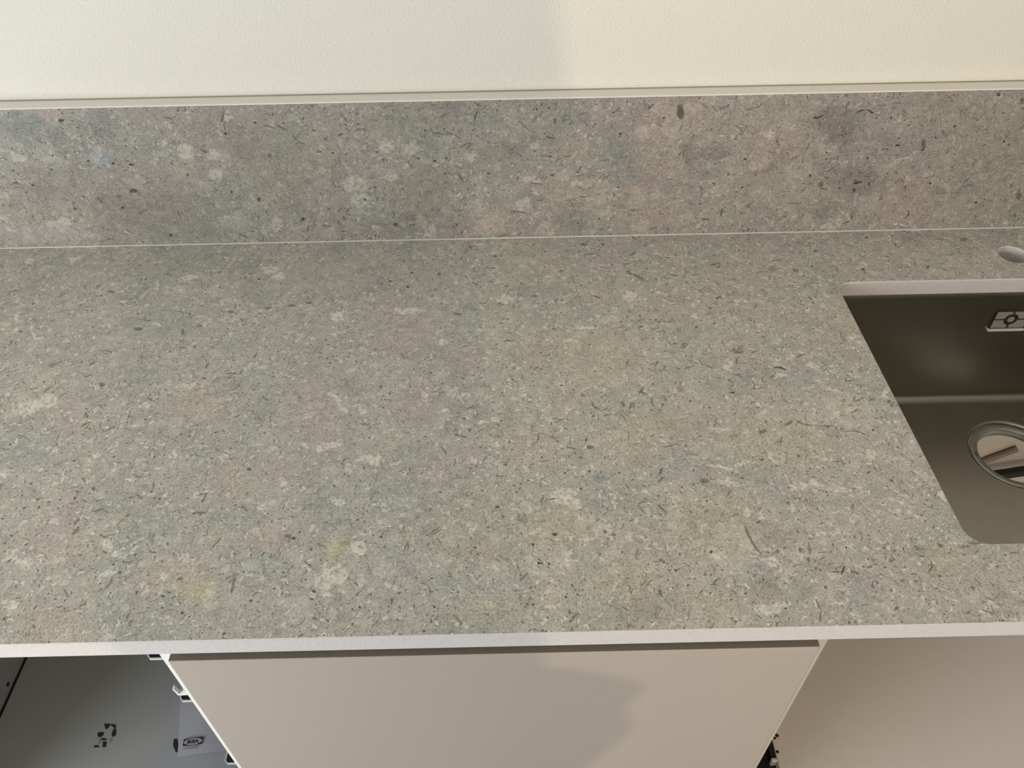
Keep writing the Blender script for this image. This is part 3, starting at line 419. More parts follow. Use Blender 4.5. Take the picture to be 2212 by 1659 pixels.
def stone_material(name, marks, upright, shift, warm):
    m = bpy.data.materials.new(name)
    m.use_nodes = True
    t = m.node_tree
    N = Nodes(t)
    bs = t.nodes['Principled BSDF']
    oc = N.sep(N.new('ShaderNodeTexCoord').outputs['Object'])
    uv = N.comb(oc[0], oc[2] if upright else oc[1])
    gp = N.new('ShaderNodeGroup')
    gp.node_tree = STONE
    N.put(gp.inputs[0], N.vmath('ADD', uv, shift))
    gp.inputs[1].default_value = warm
    col = gp.outputs[0]
    back = tuple(-s for s in shift)
    wp = N.vmath('ADD', gp.outputs[1], back)
    wf = N.vmath('ADD', gp.outputs[2], back)
    tex = N.noise(wf, 170, 3, .6)
    rag = N.math('MULTIPLY', N.math('SUBTRACT', N.noise(wp, 70, 4, .65), .5), 1.5)
    by = {}
    for k in marks:
        by.setdefault(k[0], []).append(k)
    for kind in MARK_ORDER:
        if kind not in by:
            continue
        color, strength, soft = MARK_KINDS[kind]
        vec = wp if (soft or kind in 'pPCWGB') else wf
        dist = None
        for _, u, v, ang, a, b, curl in by[kind]:
            mp = N.new('ShaderNodeMapping', vector_type='TEXTURE')
            N.put(mp.inputs['Vector'], vec)
            mp.inputs['Location'].default_value = (u, v, 0)
            mp.inputs['Rotation'].default_value = (0, 0, ang)
            mp.inputs['Scale'].default_value = (a, b, 1)
            q = mp.outputs[0]
            if curl:
                s = N.sep(q)
                q = N.comb(s[0], N.math('MULTIPLY_ADD', N.math('MULTIPLY', s[0], s[0]), curl, N.math('SUBTRACT', s[1], curl * .5)))
            d = N.vmath('LENGTH', q)
            dist = d if dist is None else N.math('MINIMUM', dist, d)
        if soft:
            dist = N.math('ADD', dist, rag)
        mask = N.smooth(dist, 1.15, .35) if soft else N.smooth(dist, 1.15, .85)
        c = lin(color)
        if not soft:                      # shells and flakes keep the grain of the slab
            vv = N.math('MULTIPLY_ADD', gp.outputs[3], .55, 1.0)
            c = N.mix(1.0, c, N.comb(vv, vv, vv), 'MULTIPLY')
        else:                             # clouds tint the ground and keep its pattern
            vv = N.math('MULTIPLY_ADD', gp.outputs[3], 1.15, 1.0)
            c = N.mix(1.0, c, N.comb(vv, vv, vv), 'MULTIPLY')
            strength = strength * .85
        if not soft and kind in 'pPCWGB':
            mask = N.math('MULTIPLY', mask, N.smooth(tex, .34, .60, .2, 1.0))
        col = N.mix(N.math('MULTIPLY', mask, strength), col, c)
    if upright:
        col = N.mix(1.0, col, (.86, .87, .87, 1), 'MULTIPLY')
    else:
        col = N.mix(1.0, col, (1.25, 1.30, 1.33, 1), 'MULTIPLY')  # same stone brightened in colour, standing in for light from above
    N.put(bs.inputs['Base Color'], col)
    bs.inputs['Roughness'].default_value = 0.5
    bs.inputs['Specular IOR Level'].default_value = 0.35
    bn = N.new('ShaderNodeBump')
    bn.inputs['Strength'].default_value = 0.25
    bn.inputs['Distance'].default_value = 0.0006
    N.put(bn.inputs['Height'], N.noise(uv, 420, 1, .5))
    N.put(bs.inputs['Normal'], bn.outputs[0])
    return m

def tile_stone(bm, ua, va, table, name, upright, shift, warm, nu, nv, us, vs, mats):
    """cut the printed face of a slab into tiles, so that each tile's material holds only its own marks"""
    u0, u1 = us
    v0, v1 = vs
    for i in range(1, nu):
        co = [0, 0, 0]; co[ua] = u0 + (u1 - u0) * i / nu
        no = [0, 0, 0]; no[ua] = 1
        bmesh.ops.bisect_plane(bm, geom=bm.verts[:] + bm.edges[:] + bm.faces[:], plane_co=co, plane_no=no)
    for j in range(1, nv):
        co = [0, 0, 0]; co[va] = v0 + (v1 - v0) * j / nv
        no = [0, 0, 0]; no[va] = 1
        bmesh.ops.bisect_plane(bm, geom=bm.verts[:] + bm.edges[:] + bm.faces[:], plane_co=co, plane_no=no)
    allm = parse_marks(table)
    index = {}
    for f in bm.faces:
        if f.material_index != 0:
            continue
        c = f.calc_center_median()
        i = min(nu - 1, max(0, int((c[ua] - u0) / (u1 - u0) * nu)))
        j = min(nv - 1, max(0, int((c[va] - v0) / (v1 - v0) * nv)))
        if (i, j) not in index:
            a0, a1 = u0 + (u1 - u0) * i / nu, u0 + (u1 - u0) * (i + 1) / nu
            b0, b1 = v0 + (v1 - v0) * j / nv, v0 + (v1 - v0) * (j + 1) / nv
            if i == 0: a0 -= 1
            if i == nu - 1: a1 += 1
            if j == 0: b0 -= 1
            if j == nv - 1: b1 += 1
            mine = []
            for k in allm:
                r = max(k[4], k[5]) * 1.35 + 0.008
                if a0 - r < k[1] < a1 + r and b0 - r < k[2] < b1 + r:
                    mine.append(k)
            index[(i, j)] = len(mats)
            mats.append(stone_material(name, mine, upright, shift, warm))
        f.material_index = index[(i, j)]

# ------------------------------------------------------------------ plain materials
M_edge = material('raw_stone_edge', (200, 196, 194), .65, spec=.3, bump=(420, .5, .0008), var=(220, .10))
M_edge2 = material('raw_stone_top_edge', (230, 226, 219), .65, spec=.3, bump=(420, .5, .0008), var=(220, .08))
M_wall = material('wall_paint', (226, 223, 211), .75, spec=.25, bump=(330, .7, .0012), var=(3, .015))
M_room = material('room_paint', (168, 162, 152), .8, spec=.2)
M_ceil = material('ceiling_paint', (205, 203, 198), .8, spec=.2)
M_grey = material('grey_melamine', (140, 142, 140), .5, spec=.4, var=(40, .02))
M_floor = material('floor_boards', (156, 148, 138), .4, var=(8, .15))
M_white = material('white_carcass', (232, 231, 227), .45, spec=.4, var=(40, .015))
M_front = material('greige_door', (172, 163, 152), .33, spec=.5, bump=(700, .05, .0003), var=(300, .02))
M_board = material('pale_greige_board', (216, 209, 198), .4, spec=.5, var=(60, .02))
M_shade = material('shade_brown', (122, 113, 98), .8, spec=.2, var=(200, .08))  # dark brown standing in for the shade under the worktop edge
M_steel = material('brushed_steel', (156, 153, 143), .34, metal=1.0, var=(60, .05))
M_zinc = material('bright_zinc', (222, 222, 226), .35, metal=.35)
M_ring = material('satin_ring_steel', (168, 167, 160), .32, metal=.75)
M_chrome = material('zinc_plated_steel', (200, 200, 200), .22, metal=1.0)
M_dark = material('dark_steel', (36, 33, 30), .55, metal=.3)
M_black = material('black_plastic', (14, 14, 14), .55)
M_hose = material('black_braided_sleeve', (26, 24, 22), .5, bump=(900, .8, .001))
M_ink = material('black_ink', (20, 19, 19), .7)
M_greyink = material('faded_grey_ink', (120, 118, 116), .8, var=(300, .25))
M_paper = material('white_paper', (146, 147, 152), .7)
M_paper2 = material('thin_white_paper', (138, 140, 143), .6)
M_badge = material('satin_grey_badge', (158, 152, 144), .5, metal=.2)
M_badgedark = material('badge_groove', (40, 36, 31), .6)
M_silicone = material('pale_sealant', (205, 203, 196), .45)
M_caulk = material('grey_caulk', (150, 145, 134), .7)
M_streak = material('grey_streak', (146, 136, 120), .6)  # tone of the shadow-like streak behind the hose
M_clear = material('white_plastic', (228, 228, 228), .35)
M_cloth = material('dark_knit', (52, 54, 60), .85, bump=(400, .3, .001))
M_denim = material('navy_denim', (46, 54, 72), .85, bump=(500, .3, .001))
M_skin = material('skin', (196, 150, 124), .55)
M_hair = material('brown_hair', (62, 46, 36), .6, bump=(200, .5, .003))
M_shoe = material('shoe_leather', (40, 36, 34), .5)
def bulb_material(energy, radius):
    m = bpy.data.materials.new('warm_bulb')
    m.use_nodes = True
    e = m.node_tree.nodes['Principled BSDF']
    e.inputs['Base Color'].default_value = (1, .9, .75, 1)
    e.inputs['Emission Color'].default_value = LAMP_COLOR + (1,)
    e.inputs['Emission Strength'].default_value = energy / (4 * math.pi ** 2 * radius ** 2)
    return m

# ------------------------------------------------------------------ the room
X0, X1, Y0, Y1, HH = ROOM['x0'], ROOM['x1'], ROOM['y0'], ROOM['y1'], ROOM['h']
tag(box('floor', X0 - .1, X1 + .1, Y0 - .2, Y1 + .1, -.1, 0, M_floor), kind='structure')
tag(box('ceiling', X0 - .1, X1 + .1, Y0 - .2, Y1 + .1, HH, HH + .1, M_ceil), kind='structure')
tag(box('wall_back', X0 - .1, X1 + .1, Y1, Y1 + .1, 0, HH, M_wall), kind='structure')
tag(box('wall_front', X0 - .1, X1 + .1, Y0 - .1, Y0, 0, HH, M_room), kind='structure')
tag(box('wall_right', X1, X1 + .1, Y0, Y1, 0, HH, M_room), kind='structure')
wy0, wy1, wz0, wz1 = WINDOW['y0'], WINDOW['y1'], WINDOW['z0'], WINDOW['z1']
bm = bmesh.new()
for a in ((Y0, wy0, 0, HH), (wy1, Y1, 0, HH), (wy0, wy1, 0, wz0), (wy0, wy1, wz1, HH)):
    g = bmesh.ops.create_cube(bm, size=1.0)
    for v in g['verts']:
        v.co = Vector((X0 - .1 + (v.co.x + .5) * .1, a[0] + (v.co.y + .5) * (a[1] - a[0]), a[2] + (v.co.z + .5) * (a[3] - a[2])))
tag(from_bm('wall_left', bm, M_room), kind='structure')
wf = tag(empty('window_1', (X0 - .06, wy0, wz0)), kind='structure')
box('frame_bar', X0 - .09, X0 - .03, wy0, wy0 + .05, wz0, wz1, M_clear, wf)
box('frame_bar', X0 - .09, X0 - .03, wy1 - .05, wy1, wz0, wz1, M_clear, wf)
box('frame_bar', X0 - .09, X0 - .03, wy0 + .05, wy1 - .05, wz0, wz0 + .05, M_clear, wf)
box('frame_bar', X0 - .09, X0 - .03, wy0 + .05, wy1 - .05, wz1 - .05, wz1, M_clear, wf)

# ------------------------------------------------------------------ worktop
TC = 0.0223
SX0, SX1, SY0, SY1, SR = 0.4248, 0.985, 0.0834, 0.4984, 0.020
TAP = (0.6905, 0.5545, 0.0192)
CX0, CX1, CY1 = -0.955, 1.10, 0.6420
DRAIN = (0.712, 0.383)
CH = 0.0012
bm = bmesh.new()
def slab_loops(d, z):
    return [loop(bm, [(CX0 + d, 0 + d), (CX1 - d, 0 + d), (CX1 - d, CY1 - d), (CX0 + d, CY1 - d)], z),
            loop(bm, rrect(SX0 - d, SX1 + d, SY0 - d, SY1 + d, SR + d), z),
            loop(bm, circ(TAP[0], TAP[1], TAP[2] + d), z)]
t0 = slab_loops(CH, 0)
t1 = slab_loops(0, -CH)
t2 = slab_loops(0, -TC)
for a, b in zip(t0, t1): bridge(bm, a, b, 1)
for a, b in zip(t1, t2): bridge(bm, a, b, 1)
fill(bm, t0, 0)
fill(bm, t2, 1)
bmesh.ops.recalc_face_normals(bm, faces=bm.faces)
mats = [M_edge, M_edge]
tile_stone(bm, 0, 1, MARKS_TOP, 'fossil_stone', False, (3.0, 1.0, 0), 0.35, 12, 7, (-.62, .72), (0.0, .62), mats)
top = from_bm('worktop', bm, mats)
top.location = (0, 0, Z0)
tag(top, 'long grey-beige fossil stone worktop with pale raw edges, sink cutout and tap hole', 'worktop')

HB, TB, YB = 0.2090, 0.0222, 0.6200
bm = bmesh.new()
a = [bm.verts.new(p) for p in ((CX0, 0, .0008), (CX1, 0, .0008), (CX1, 0, HB - CH), (CX0, 0, HB - CH))]
f = bm.faces.new(a); f.material_index = 0
b = [bm.verts.new(p) for p in ((CX0, CH, HB), (CX1, CH, HB))]
c = [bm.verts.new(p) for p in ((CX1, TB, HB), (CX0, TB, HB))]
d = [bm.verts.new(p) for p in ((CX0, TB, .0008), (CX1, TB, .0008))]
for vs in ((a[3], a[2], b[1], b[0]), (b[0], b[1], c[0], c[1]), (c[1], c[0], d[1], d[0]), (d[0], d[1], a[1], a[0]), (a[0], a[3], b[0], c[1], d[0]), (a[1], d[1], c[0], b[1], a[2])):
    f = bm.faces.new(vs); f.material_index = 1
bmesh.ops.recalc_face_normals(bm, faces=bm.faces)
mats = [M_edge2, M_edge2]
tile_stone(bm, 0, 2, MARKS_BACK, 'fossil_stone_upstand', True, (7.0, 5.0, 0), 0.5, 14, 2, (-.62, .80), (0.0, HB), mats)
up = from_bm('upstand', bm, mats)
up.location = (0, YB, Z0)
tag(up, 'mottled grey-mauve fossil stone upstand with pale top edge against the white wall', 'upstand')
tube_pts = [(CX0 + .002, YB - .0004, Z0 + .0008), (0, YB - .0004, Z0 + .0008), (CX1 - .002, YB - .0004, Z0 + .0008)]
tag(tube('sealant_bead', tube_pts, .0010, M_silicone), 'thin pale line of sealant where worktop meets upstand', 'sealant')
tag(tube('caulk_bead', [(CX0 + .002, Y1 - .0004, Z0 + HB + .0002), (0, Y1 - .0004, Z0 + HB + .0002), (CX1 - .002, Y1 - .0004, Z0 + HB + .0002)], .0011, M_caulk),
    'hairline grey caulk seam between upstand top and wall', 'caulk')

# ------------------------------------------------------------------ sink
sink = tag(empty('kitchen_sink', ((SX0 + SX1) / 2, (SY0 + SY1) / 2, Z0 - TC - .208)), 'undermounted brushed steel sink bowl with open drain under the worktop cutout', 'sink')
bm = bmesh.new()
g = 0.0035
ZR = Z0 - TC - .0006
ZF = Z0 - .2285
def rl(d, z, r, front=0.0):
    return loop(bm, rrect(SX0 - g + d, SX1 + g - d, SY0 - g + d + front, SY1 + g - d, r, 8), z)
levels = [rl(-.018, ZR, .036), rl(-.0008, ZR, .0228), rl(0, ZR - .0012, .022), rl(.001, ZR - .012, .022), rl(.004, ZF + .016, .024, .034)]
for i in range(1, 7):
    a = math.pi / 2 * i / 6
    levels.append(rl(.004 + .014 * (1 - math.cos(a)), ZF + .016 - .015 * math.sin(a), .024 + .010 * (1 - math.cos(a)), .034))
for a, b in zip(levels, levels[1:]):
    bridge(bm, a, b)
inner = rl(.0195, ZF + .001, .034, .034)
bridge(bm, levels[-1], inner)
rim = loop(bm, circ(DRAIN[0], DRAIN[1], .0660, 48), ZF + .001)
fill(bm, [inner, rim])
dr = loop(bm, circ(DRAIN[0], DRAIN[1], .0625, 48), ZF - .0005)
bridge(bm, rim, dr)
dr2 = loop(bm, circ(DRAIN[0], DRAIN[1], .0610, 48), ZF - .006)
bridge(bm, dr, dr2)
bowl = from_bm('bowl', bm, M_steel, sink, smooth=True)
for p_ in bowl.data.polygons:
    if abs(p_.normal.z) > .9995:
        p_.use_smooth = False
so = bowl.modifiers.new('thickness', 'SOLIDIFY')
so.thickness = 0.0009
so.offset = -1

def lathe(name, prof, c, mat, parent, seg=56):
    bm = bmesh.new()
    ls = [loop(bm, circ(c[0], c[1], r, seg), z) for r, z in prof]
    for a, b in zip(ls, ls[1:] + ls[:1]):
        bridge(bm, a, b)
    return from_bm(name, bm, mat, parent, smooth=True)
lathe('drain_ring', [(.0606, ZF - .0030), (.0596, ZF - .0020), (.0580, ZF - .0018), (.0512, ZF - .0024), (.0500, ZF - .0034), (.0496, ZF - .0060), (.0496, ZF - .0140), (.0506, ZF - .0140), (.0512, ZF - .0060), (.0600, ZF - .0055)], DRAIN, M_ring, sink)
bm = bmesh.new()
for i in range(8):
    a0, a1 = math.radians(60 + i * 32), math.radians(60 + (i + 1) * 32)
    cx, cy = DRAIN[0] - .0535, DRAIN[1] + .004
    ro, ri = .0030, .0022
    q = [bm.verts.new((cx + r * math.cos(a), cy + r * math.sin(a), ZF - .0022 + (.0535 - math.hypot(cx + r * math.cos(a) - DRAIN[0], cy + r * math.sin(a) - DRAIN[1])) * -.5)) for r, a in ((ri, a0), (ro, a0), (ro, a1), (ri, a1))]
    bm.faces.new(q)
bmesh.ops.remove_doubles(bm, verts=bm.verts, dist=1e-6)
r = bmesh.ops.extrude_face_region(bm, geom=bm.faces[:])
bmesh.ops.translate(bm, vec=(0, 0, .0003), verts=[v for v in r['geom'] if isinstance(v, bmesh.types.BMVert)])
from_bm('stamped_mark', bm, M_dark, sink)

# badge on the back wall of the bowl
YW = SY1 + g - .0016
bd = empty('badge', (.6905, YW - .0004, Z0 - .0735)); bd.parent = sink
bd.matrix_parent_inverse = Matrix.Translation(-sink.location)
bx0, bx1, bz0, bz1 = .6668, .7142, Z0 - .0860, Z0 - .0570
box('badge_plate', bx0 - .0012, bx1 + .0012, YW - .0022, YW + .0012, bz0 - .0010, bz1 + .0010, M_badgedark, bd, .0004)
box('badge_lip', bx0 - .0024, bx1 + .0024, YW - .0052, YW + .0012, bz0 - .0052, bz0 - .0014, M_zinc, bd, .0014, 3)
cxm, czm = .6905, Z0 - .0705
for (xa, xb, za, zb) in ((bx0 + .0006, cxm - .0016, czm + .0013, bz1), (cxm + .0016, bx1 - .0006, czm + .0013, bz1), (bx0 + .0006, cxm - .0016, bz0 + .0008, czm - .0013), (cxm + .0016, bx1 - .0006, bz0 + .0008, czm - .0013)):
    pts = [(xa, za), (xb, za), (xb, zb), (xa, zb)]
    inner = min(range(4), key=lambda i: math.hypot(pts[i][0] - cxm, pts[i][1] - czm))
    out = []
    for i in range(4):
        if i == inner:
            sx = 1 if xa >= cxm else -1
            sz = 1 if za >= czm else -1
            R = .0100
            arc = []
            for k in range(7):
                a = math.radians(8 + 74 * k / 6)
                arc.append((cxm + sx * R * math.cos(a), czm + sz * R * math.sin(a)))
            prev = pts[i - 1]
            if math.hypot(arc[0][0] - prev[0], arc[0][1] - prev[1]) > math.hypot(arc[-1][0] - prev[0], arc[-1][1] - prev[1]):
                arc.reverse()
            out += arc
        else:
            out.append(pts[i])
    bm = bmesh.new()
    lo = [bm.verts.new((x, YW - .0020, z)) for x, z in out]
    hi = [bm.verts.new((x, YW - .0029, z)) for x, z in out]
    bridge(bm, lo, hi)
    bm.faces.new(hi); bm.faces.new(lo)
    from_bm('badge_panel', bm, M_badge, bd)
cyl('badge_disc', (cxm, YW - .0024, czm), .0046, .0012, M_badge, bd, 'Y', 28)

# ------------------------------------------------------------------ cabinets
ZT = Z0 - TC - .0004            # top of the carcasses
ZB = Z0 - .71                   # inside floor of the carcasses
YG, YBK = 0.0172, 0.615
PT = 0.016
def carcass(name, x0, x1, label, open_gap=0.0, inside=None):
    inside = inside or M_white
    o = tag(empty(name, ((x0 + x1) / 2, YG, 0.0)), label, 'cabinet')
    for xa in (x0, x1 - PT):
        sp = box('side_panel', xa, xa + PT, YG + .001, YBK, ZB - PT, ZT, inside, o, .0003, 1)
        box('edge_band', xa, xa + PT, YG, YG + .0011, ZB - PT, ZT, M_white, sp, .0004, 1)
    box('bottom_panel', x0 + PT + open_gap, x1 - PT, YG, YBK - .008, ZB - PT, ZB, inside, o, .0004, 1)
    box('back_panel', x0 + PT, x1 - PT, YBK - .008, YBK - .004, ZB, ZT, inside, o)
    for lx in (x0 + .06, x1 - .06):
        for ly in (YG + .09, YBK - .07):
            cyl('leg', (lx, ly, (ZB - PT) / 2), .018, ZB - PT, M_black, o, seg=16)
    return o

XL, XM, XR, XE = -0.936, -0.3402, 0.2657, 1.062
cl = carcass('base_cabinet', XL, XM - .0003, 'open white base cabinet without a front, printed sheets lying inside', .0054, M_grey)
# runners on its right-hand side panel
def runner(parent, xs, z, w, h, y0=.020, y1=.50):
    ru = box('drawer_runner', xs - w, xs - .0003, y0, y1, Z0 + z - h, Z0 + z, M_dark, parent, .0012, 2)
    bm = bmesh.new()
    out = [(xs - .0003, y0 - .0014), (xs - w + .002, y0 - .0014), (xs - w - .0014, y0 + .002), (xs - w - .0014, y1), (xs - w - .0001, y1), (xs - w - .0001, y0 + .0026), (xs - w + .0026, y0 - .0001), (xs - .0003, y0 - .0001)]
    A = [bm.verts.new((x, y, Z0 + z - .0016)) for x, y in out]
    B = [bm.verts.new((x, y, Z0 + z + .0012)) for x, y in out]
    bridge(bm, A, B); bm.faces.new(A); bm.faces.new(B)
    from_bm('runner_lip', bm, M_zinc, ru)
    return ru
xs = XM - .0003 - PT
runner(cl, xs, -.0690, .0155, .0060)
runner(cl, xs, -.1640, .0135, .0060)
runner(cl, xs, -.3400, .0135, .0060)
bm = bmesh.new()
lo = [(xs - .0001, -.152), (xs - .0125, -.1525), (xs - .0140, -.138), (xs - .0125, -.1375), (xs - .0105, -.1495), (xs - .0001, -.1440)]
A = [bm.verts.new((x, .020, Z0 + z)) for x, z in lo]
B = [bm.verts.new((x, .024, Z0 + z)) for x, z in lo]
bridge(bm, A, B); bm.faces.new(A); bm.faces.new(B)
from_bm('runner_clip', bm, M_clear, cl)
box('gap_shade', XL + PT + .0002, XL + PT + .0052, YG + .002, YBK - .01, ZB - .012, ZB - .0004, M_black, cl)  # black strip that paints the gap beside the floor dark
cyl('dowel_hole', (XL + PT + .0001, .2935, ZB + .012), .004, .0006, M_ink, cl, 'X', 14)
# worn black print on the cabinet floor
def print_patch(name, pts, mat, parent, z, th=.0002):
    bm = bmesh.new()
    A = [bm.verts.new((x, y, z)) for x, y in pts]
    B = [bm.verts.new((x, y, z + th)) for x, y in pts]
    bridge(bm, A, B); bm.faces.new(B); bm.faces.new(A)
    return from_bm(name, bm, mat, parent)
MARK_PATCHES = [
    [(-0.7294, 0.2248), (-0.7176, 0.2238), (-0.7188, 0.2185), (-0.7226, 0.2141)],
    [(-0.7184, 0.2238), (-0.7085, 0.2228), (-0.706, 0.2145), (-0.715, 0.2207)],
    [(-0.7101, 0.2153), (-0.7048, 0.2145), (-0.7021, 0.2054), (-0.7059, 0.2011), (-0.7104, 0.2064)],
    [(-0.7347, 0.2099), (-0.7247, 0.2104), (-0.7236, 0.2052), (-0.7272, 0.2016), (-0.7326, 0.2028)],
    [(-0.7253, 0.2004), (-0.7161, 0.1991), (-0.7158, 0.1961), (-0.7248, 0.1971)],
    [(-0.7294, 0.1994), (-0.7253, 0.1993), (-0.7233, 0.1948), (-0.724, 0.1905), (-0.7288, 0.1913), (-0.7273, 0.1957)],
    [(-0.733, 0.1885), (-0.7262, 0.1883), (-0.7233, 0.1853), (-0.7324, 0.1848)],
    [(-0.721, 0.1948), (-0.7139, 0.1939), (-0.7123, 0.1851), (-0.7187, 0.1852), (-0.7189, 0.1889)],
    [(-0.712, 0.199), (-0.7066, 0.1989), (-0.7055, 0.1944), (-0.7068, 0.1919), (-0.7095, 0.1931), (-0.7098, 0.196)]]
for pts in MARK_PATCHES:
    print_patch('printed_mark', pts, M_greyink if len(pts) == 6 else M_ink, cl, ZB + .0002)

cm = carcass('base_cabinet', XM, XR, 'white base cabinet closed by a plain greige door')
door = box('door', -.3355, .2630, -.0016, .0162, ZB - PT + .002, Z0 - TC - .0120, M_front, cm, .0011, 2)
box('shade_strip', -.3350, .2625, -.0008, .0156, Z0 - TC - .0122, Z0 - TC - .0116, M_shade, door)  # brown strip paints the worktop's shade onto the door top
for zz in (ZB + .10, ZT - .12):
    box('hinge', XM + PT, XM + PT + .022, .0163, .05, zz - .02, zz + .02, M_chrome, door)

cr = carcass('base_cabinet', XR + .0003, XE, 'open white sink cabinet without a door, black liner and pale board inside')
for o in cr.children:
    if o.name.startswith('back_panel'):
        o.data.materials[0] = M_board
box('liner', XR + PT + .001, XE - PT - .001, .016, .600, ZB + .0002, ZB + .0030, M_black, cr)
BT = ZB + .0210
bo = tag(empty('loose_board', (.70, .30, ZB + .0032)), 'loose pale board with drilled holes lying in the open sink cabinet', 'board')
box('panel', .4060, 1.030, .030, .590, ZB + .0033, BT, M_board, bo, .0007, 1)
for hx, hy, rr in ((.4150, .1715, .0030), (.4105, .1672, .0022), (.4090, .1455, .0026)):
    cyl('screw_hole', (hx, hy, BT + .0001), rr, .0006, M_ink, bo, seg=14)
rl_ = tag(empty('steel_rail', (.401, .3, ZB + .0032)), 'dark steel rail with a bright bracket lying beside the pale board', 'rail')
box('bar', .3966, .4052, .1362, .580, ZB + .0033, BT - .003, M_dark, rl_, .0008, 1)
box('bracket', .3962, .4054, .1300, .1358, ZB + .0033, BT + .0010, M_zinc, rl_, .0008, 1)
YH = .578
HO = [(.74, .540, ZB + .034), (.80, .560, Z0 - .585), (.870, YH, Z0 - .5360), (.925, YH, Z0 - .5180), (.975, YH, Z0 - .5060), (1.02, .57, Z0 - .47)]
tag(tube('hose', HO, .0098, M_hose), 'black braided hose running behind the open sink drain', 'hose')
tag(tube('streak_rod', [(.84, .600, Z0 - .555), (.875, .600, Z0 - .513), (.9275, .600, Z0 - .4745)], .0058, M_streak), 'short grey cable drawn as a shadow-like streak behind the black hose under the sink', 'rod')  # added rod standing in for a shadow-like dark streak

# ------------------------------------------------------------------ sheets in the open cabinet
def sheet(name, pts, z, mat, curl=None):
    o = empty(name, (pts[0][0], pts[0][1], z))
    bm = bmesh.new()
    n = 8
    grid = []
    for j in range(n + 1):
        row = []
        for i in range(n + 1):
            s, t = i / n, j / n
            x = (pts[0][0] * (1 - s) + pts[1][0] * s) * (1 - t) + (pts[3][0] * (1 - s) + pts[2][0] * s) * t
            y = (pts[0][1] * (1 - s) + pts[1][1] * s) * (1 - t) + (pts[3][1] * (1 - s) + pts[2][1] * s) * t
            zz = z + (curl(s, t) if curl else 0)
            row.append(bm.verts.new((x, y, zz)))
        grid.append(row)
    for j in range(n):
        for i in range(n):
            bm.faces.new((grid[j][i], grid[j][i + 1], grid[j + 1][i + 1], grid[j + 1][i]))
    r = bmesh.ops.extrude_face_region(bm, geom=bm.faces[:])
    bmesh.ops.translate(bm, vec=(0, 0, .0004), verts=[v for v in r['geom'] if isinstance(v, bmesh.types.BMVert)])
    p = from_bm('page', bm, mat, o, smooth=False)
    return o
s1 = tag(sheet('folded_sheet', [(-.612, .090), (-.440, .095), (-.450, .330), (-.640, .335)], ZB + .0006, M_paper2), 'plain thin grey sheet lying under the printed leaflet in the open cabinet', 'paper')
print_patch('black_strip', [(-.6005, .1955), (-.5950, .1960), (-.5905, .1880), (-.5880, .1740), (-.5905, .1735), (-.5985, .1850)], M_ink, s1, ZB + .0012)
s2 = tag(sheet('leaflet', [(-.5845, .1655), (-.480, .1765), (-.490, .300), (-.6150, .2900)], ZB + .0022, M_paper, lambda s, t: .003 * math.sin(3.1 * s)), 'pale grey leaflet with a black oval logo lying in the open cabinet', 'leaflet')
LZ = ZB + .0072
lg = empty('logo', (-.5640, .1880, LZ)); lg.parent = s2
lg.matrix_parent_inverse = Matrix.Translation(-s2.location)
def rot2(pts, c, ang):
    ca, sa = math.cos(ang), math.sin(ang)
    return [(c[0] + x * ca - y * sa, c[1] + x * sa + y * ca) for x, y in pts]
LC, LA = (-.5640, .1885), math.radians(6)
print_patch('logo_field', rot2([(-.0160, -.0058), (.0160, -.0058), (.0160, .0058), (-.0160, .0058)], LC, LA), M_ink, lg, LZ)
print_patch('logo_oval', rot2([(.0150 * math.cos(a), .0052 * math.sin(a)) for a in [2 * math.pi * i / 32 for i in range(32)]], LC, LA), M_paper, lg, LZ + .0002)
tx = text_mesh('logo_letters', 'IKEA', .0085, M_ink, lg, .00005, .0004)
tx.matrix_parent_inverse = Matrix.Identity(4)
tx.location = (0, 0, .0006); tx.rotation_euler = (0, 0, LA)
tx.scale = (1.08, .92, 1)
for k in range(2):
    for i in range(6):
        x = -.0135 + i * .0042
        print_patch('small_print', rot2([(x, -.0092 - k * .0030), (x + .0034 - (i % 3) * .0005, -.0092 - k * .0030), (x + .0034 - (i % 3) * .0005, -.0076 - k * .0030), (x, -.0076 - k * .0030)], LC, LA), M_greyink, lg, LZ)

# ------------------------------------------------------------------ lamps and added fill
def ceiling_lamp(name, pos, energy, radius, label):
    o = tag(empty(name, (pos[0], pos[1], HH)), label, 'lamp')
    cyl('ceiling_rose', (pos[0], pos[1], HH - .012), .05, .024, M_clear, o, seg=28, bev=.004)
    cyl('stem', (pos[0], pos[1], (HH - .024 + pos[2] + .045) / 2), .006, max(.01, HH - .024 - pos[2] - .045), M_chrome, o, seg=12)
    cyl('socket', (pos[0], pos[1], pos[2] + .045), .016, .03, M_chrome, o, seg=20)
    bm = bmesh.new()
    bmesh.ops.create_uvsphere(bm, u_segments=20, v_segments=12, radius=radius)
    bmesh.ops.translate(bm, vec=pos, verts=bm.verts)
    from_bm('bulb', bm, bulb_material(energy, radius), o, smooth=True)
    return o
ceiling_lamp('ceiling_lamp', LAMP_POS, LAMP_ENERGY, .035, 'bare warm bulb hanging low from the ceiling behind the photographer')

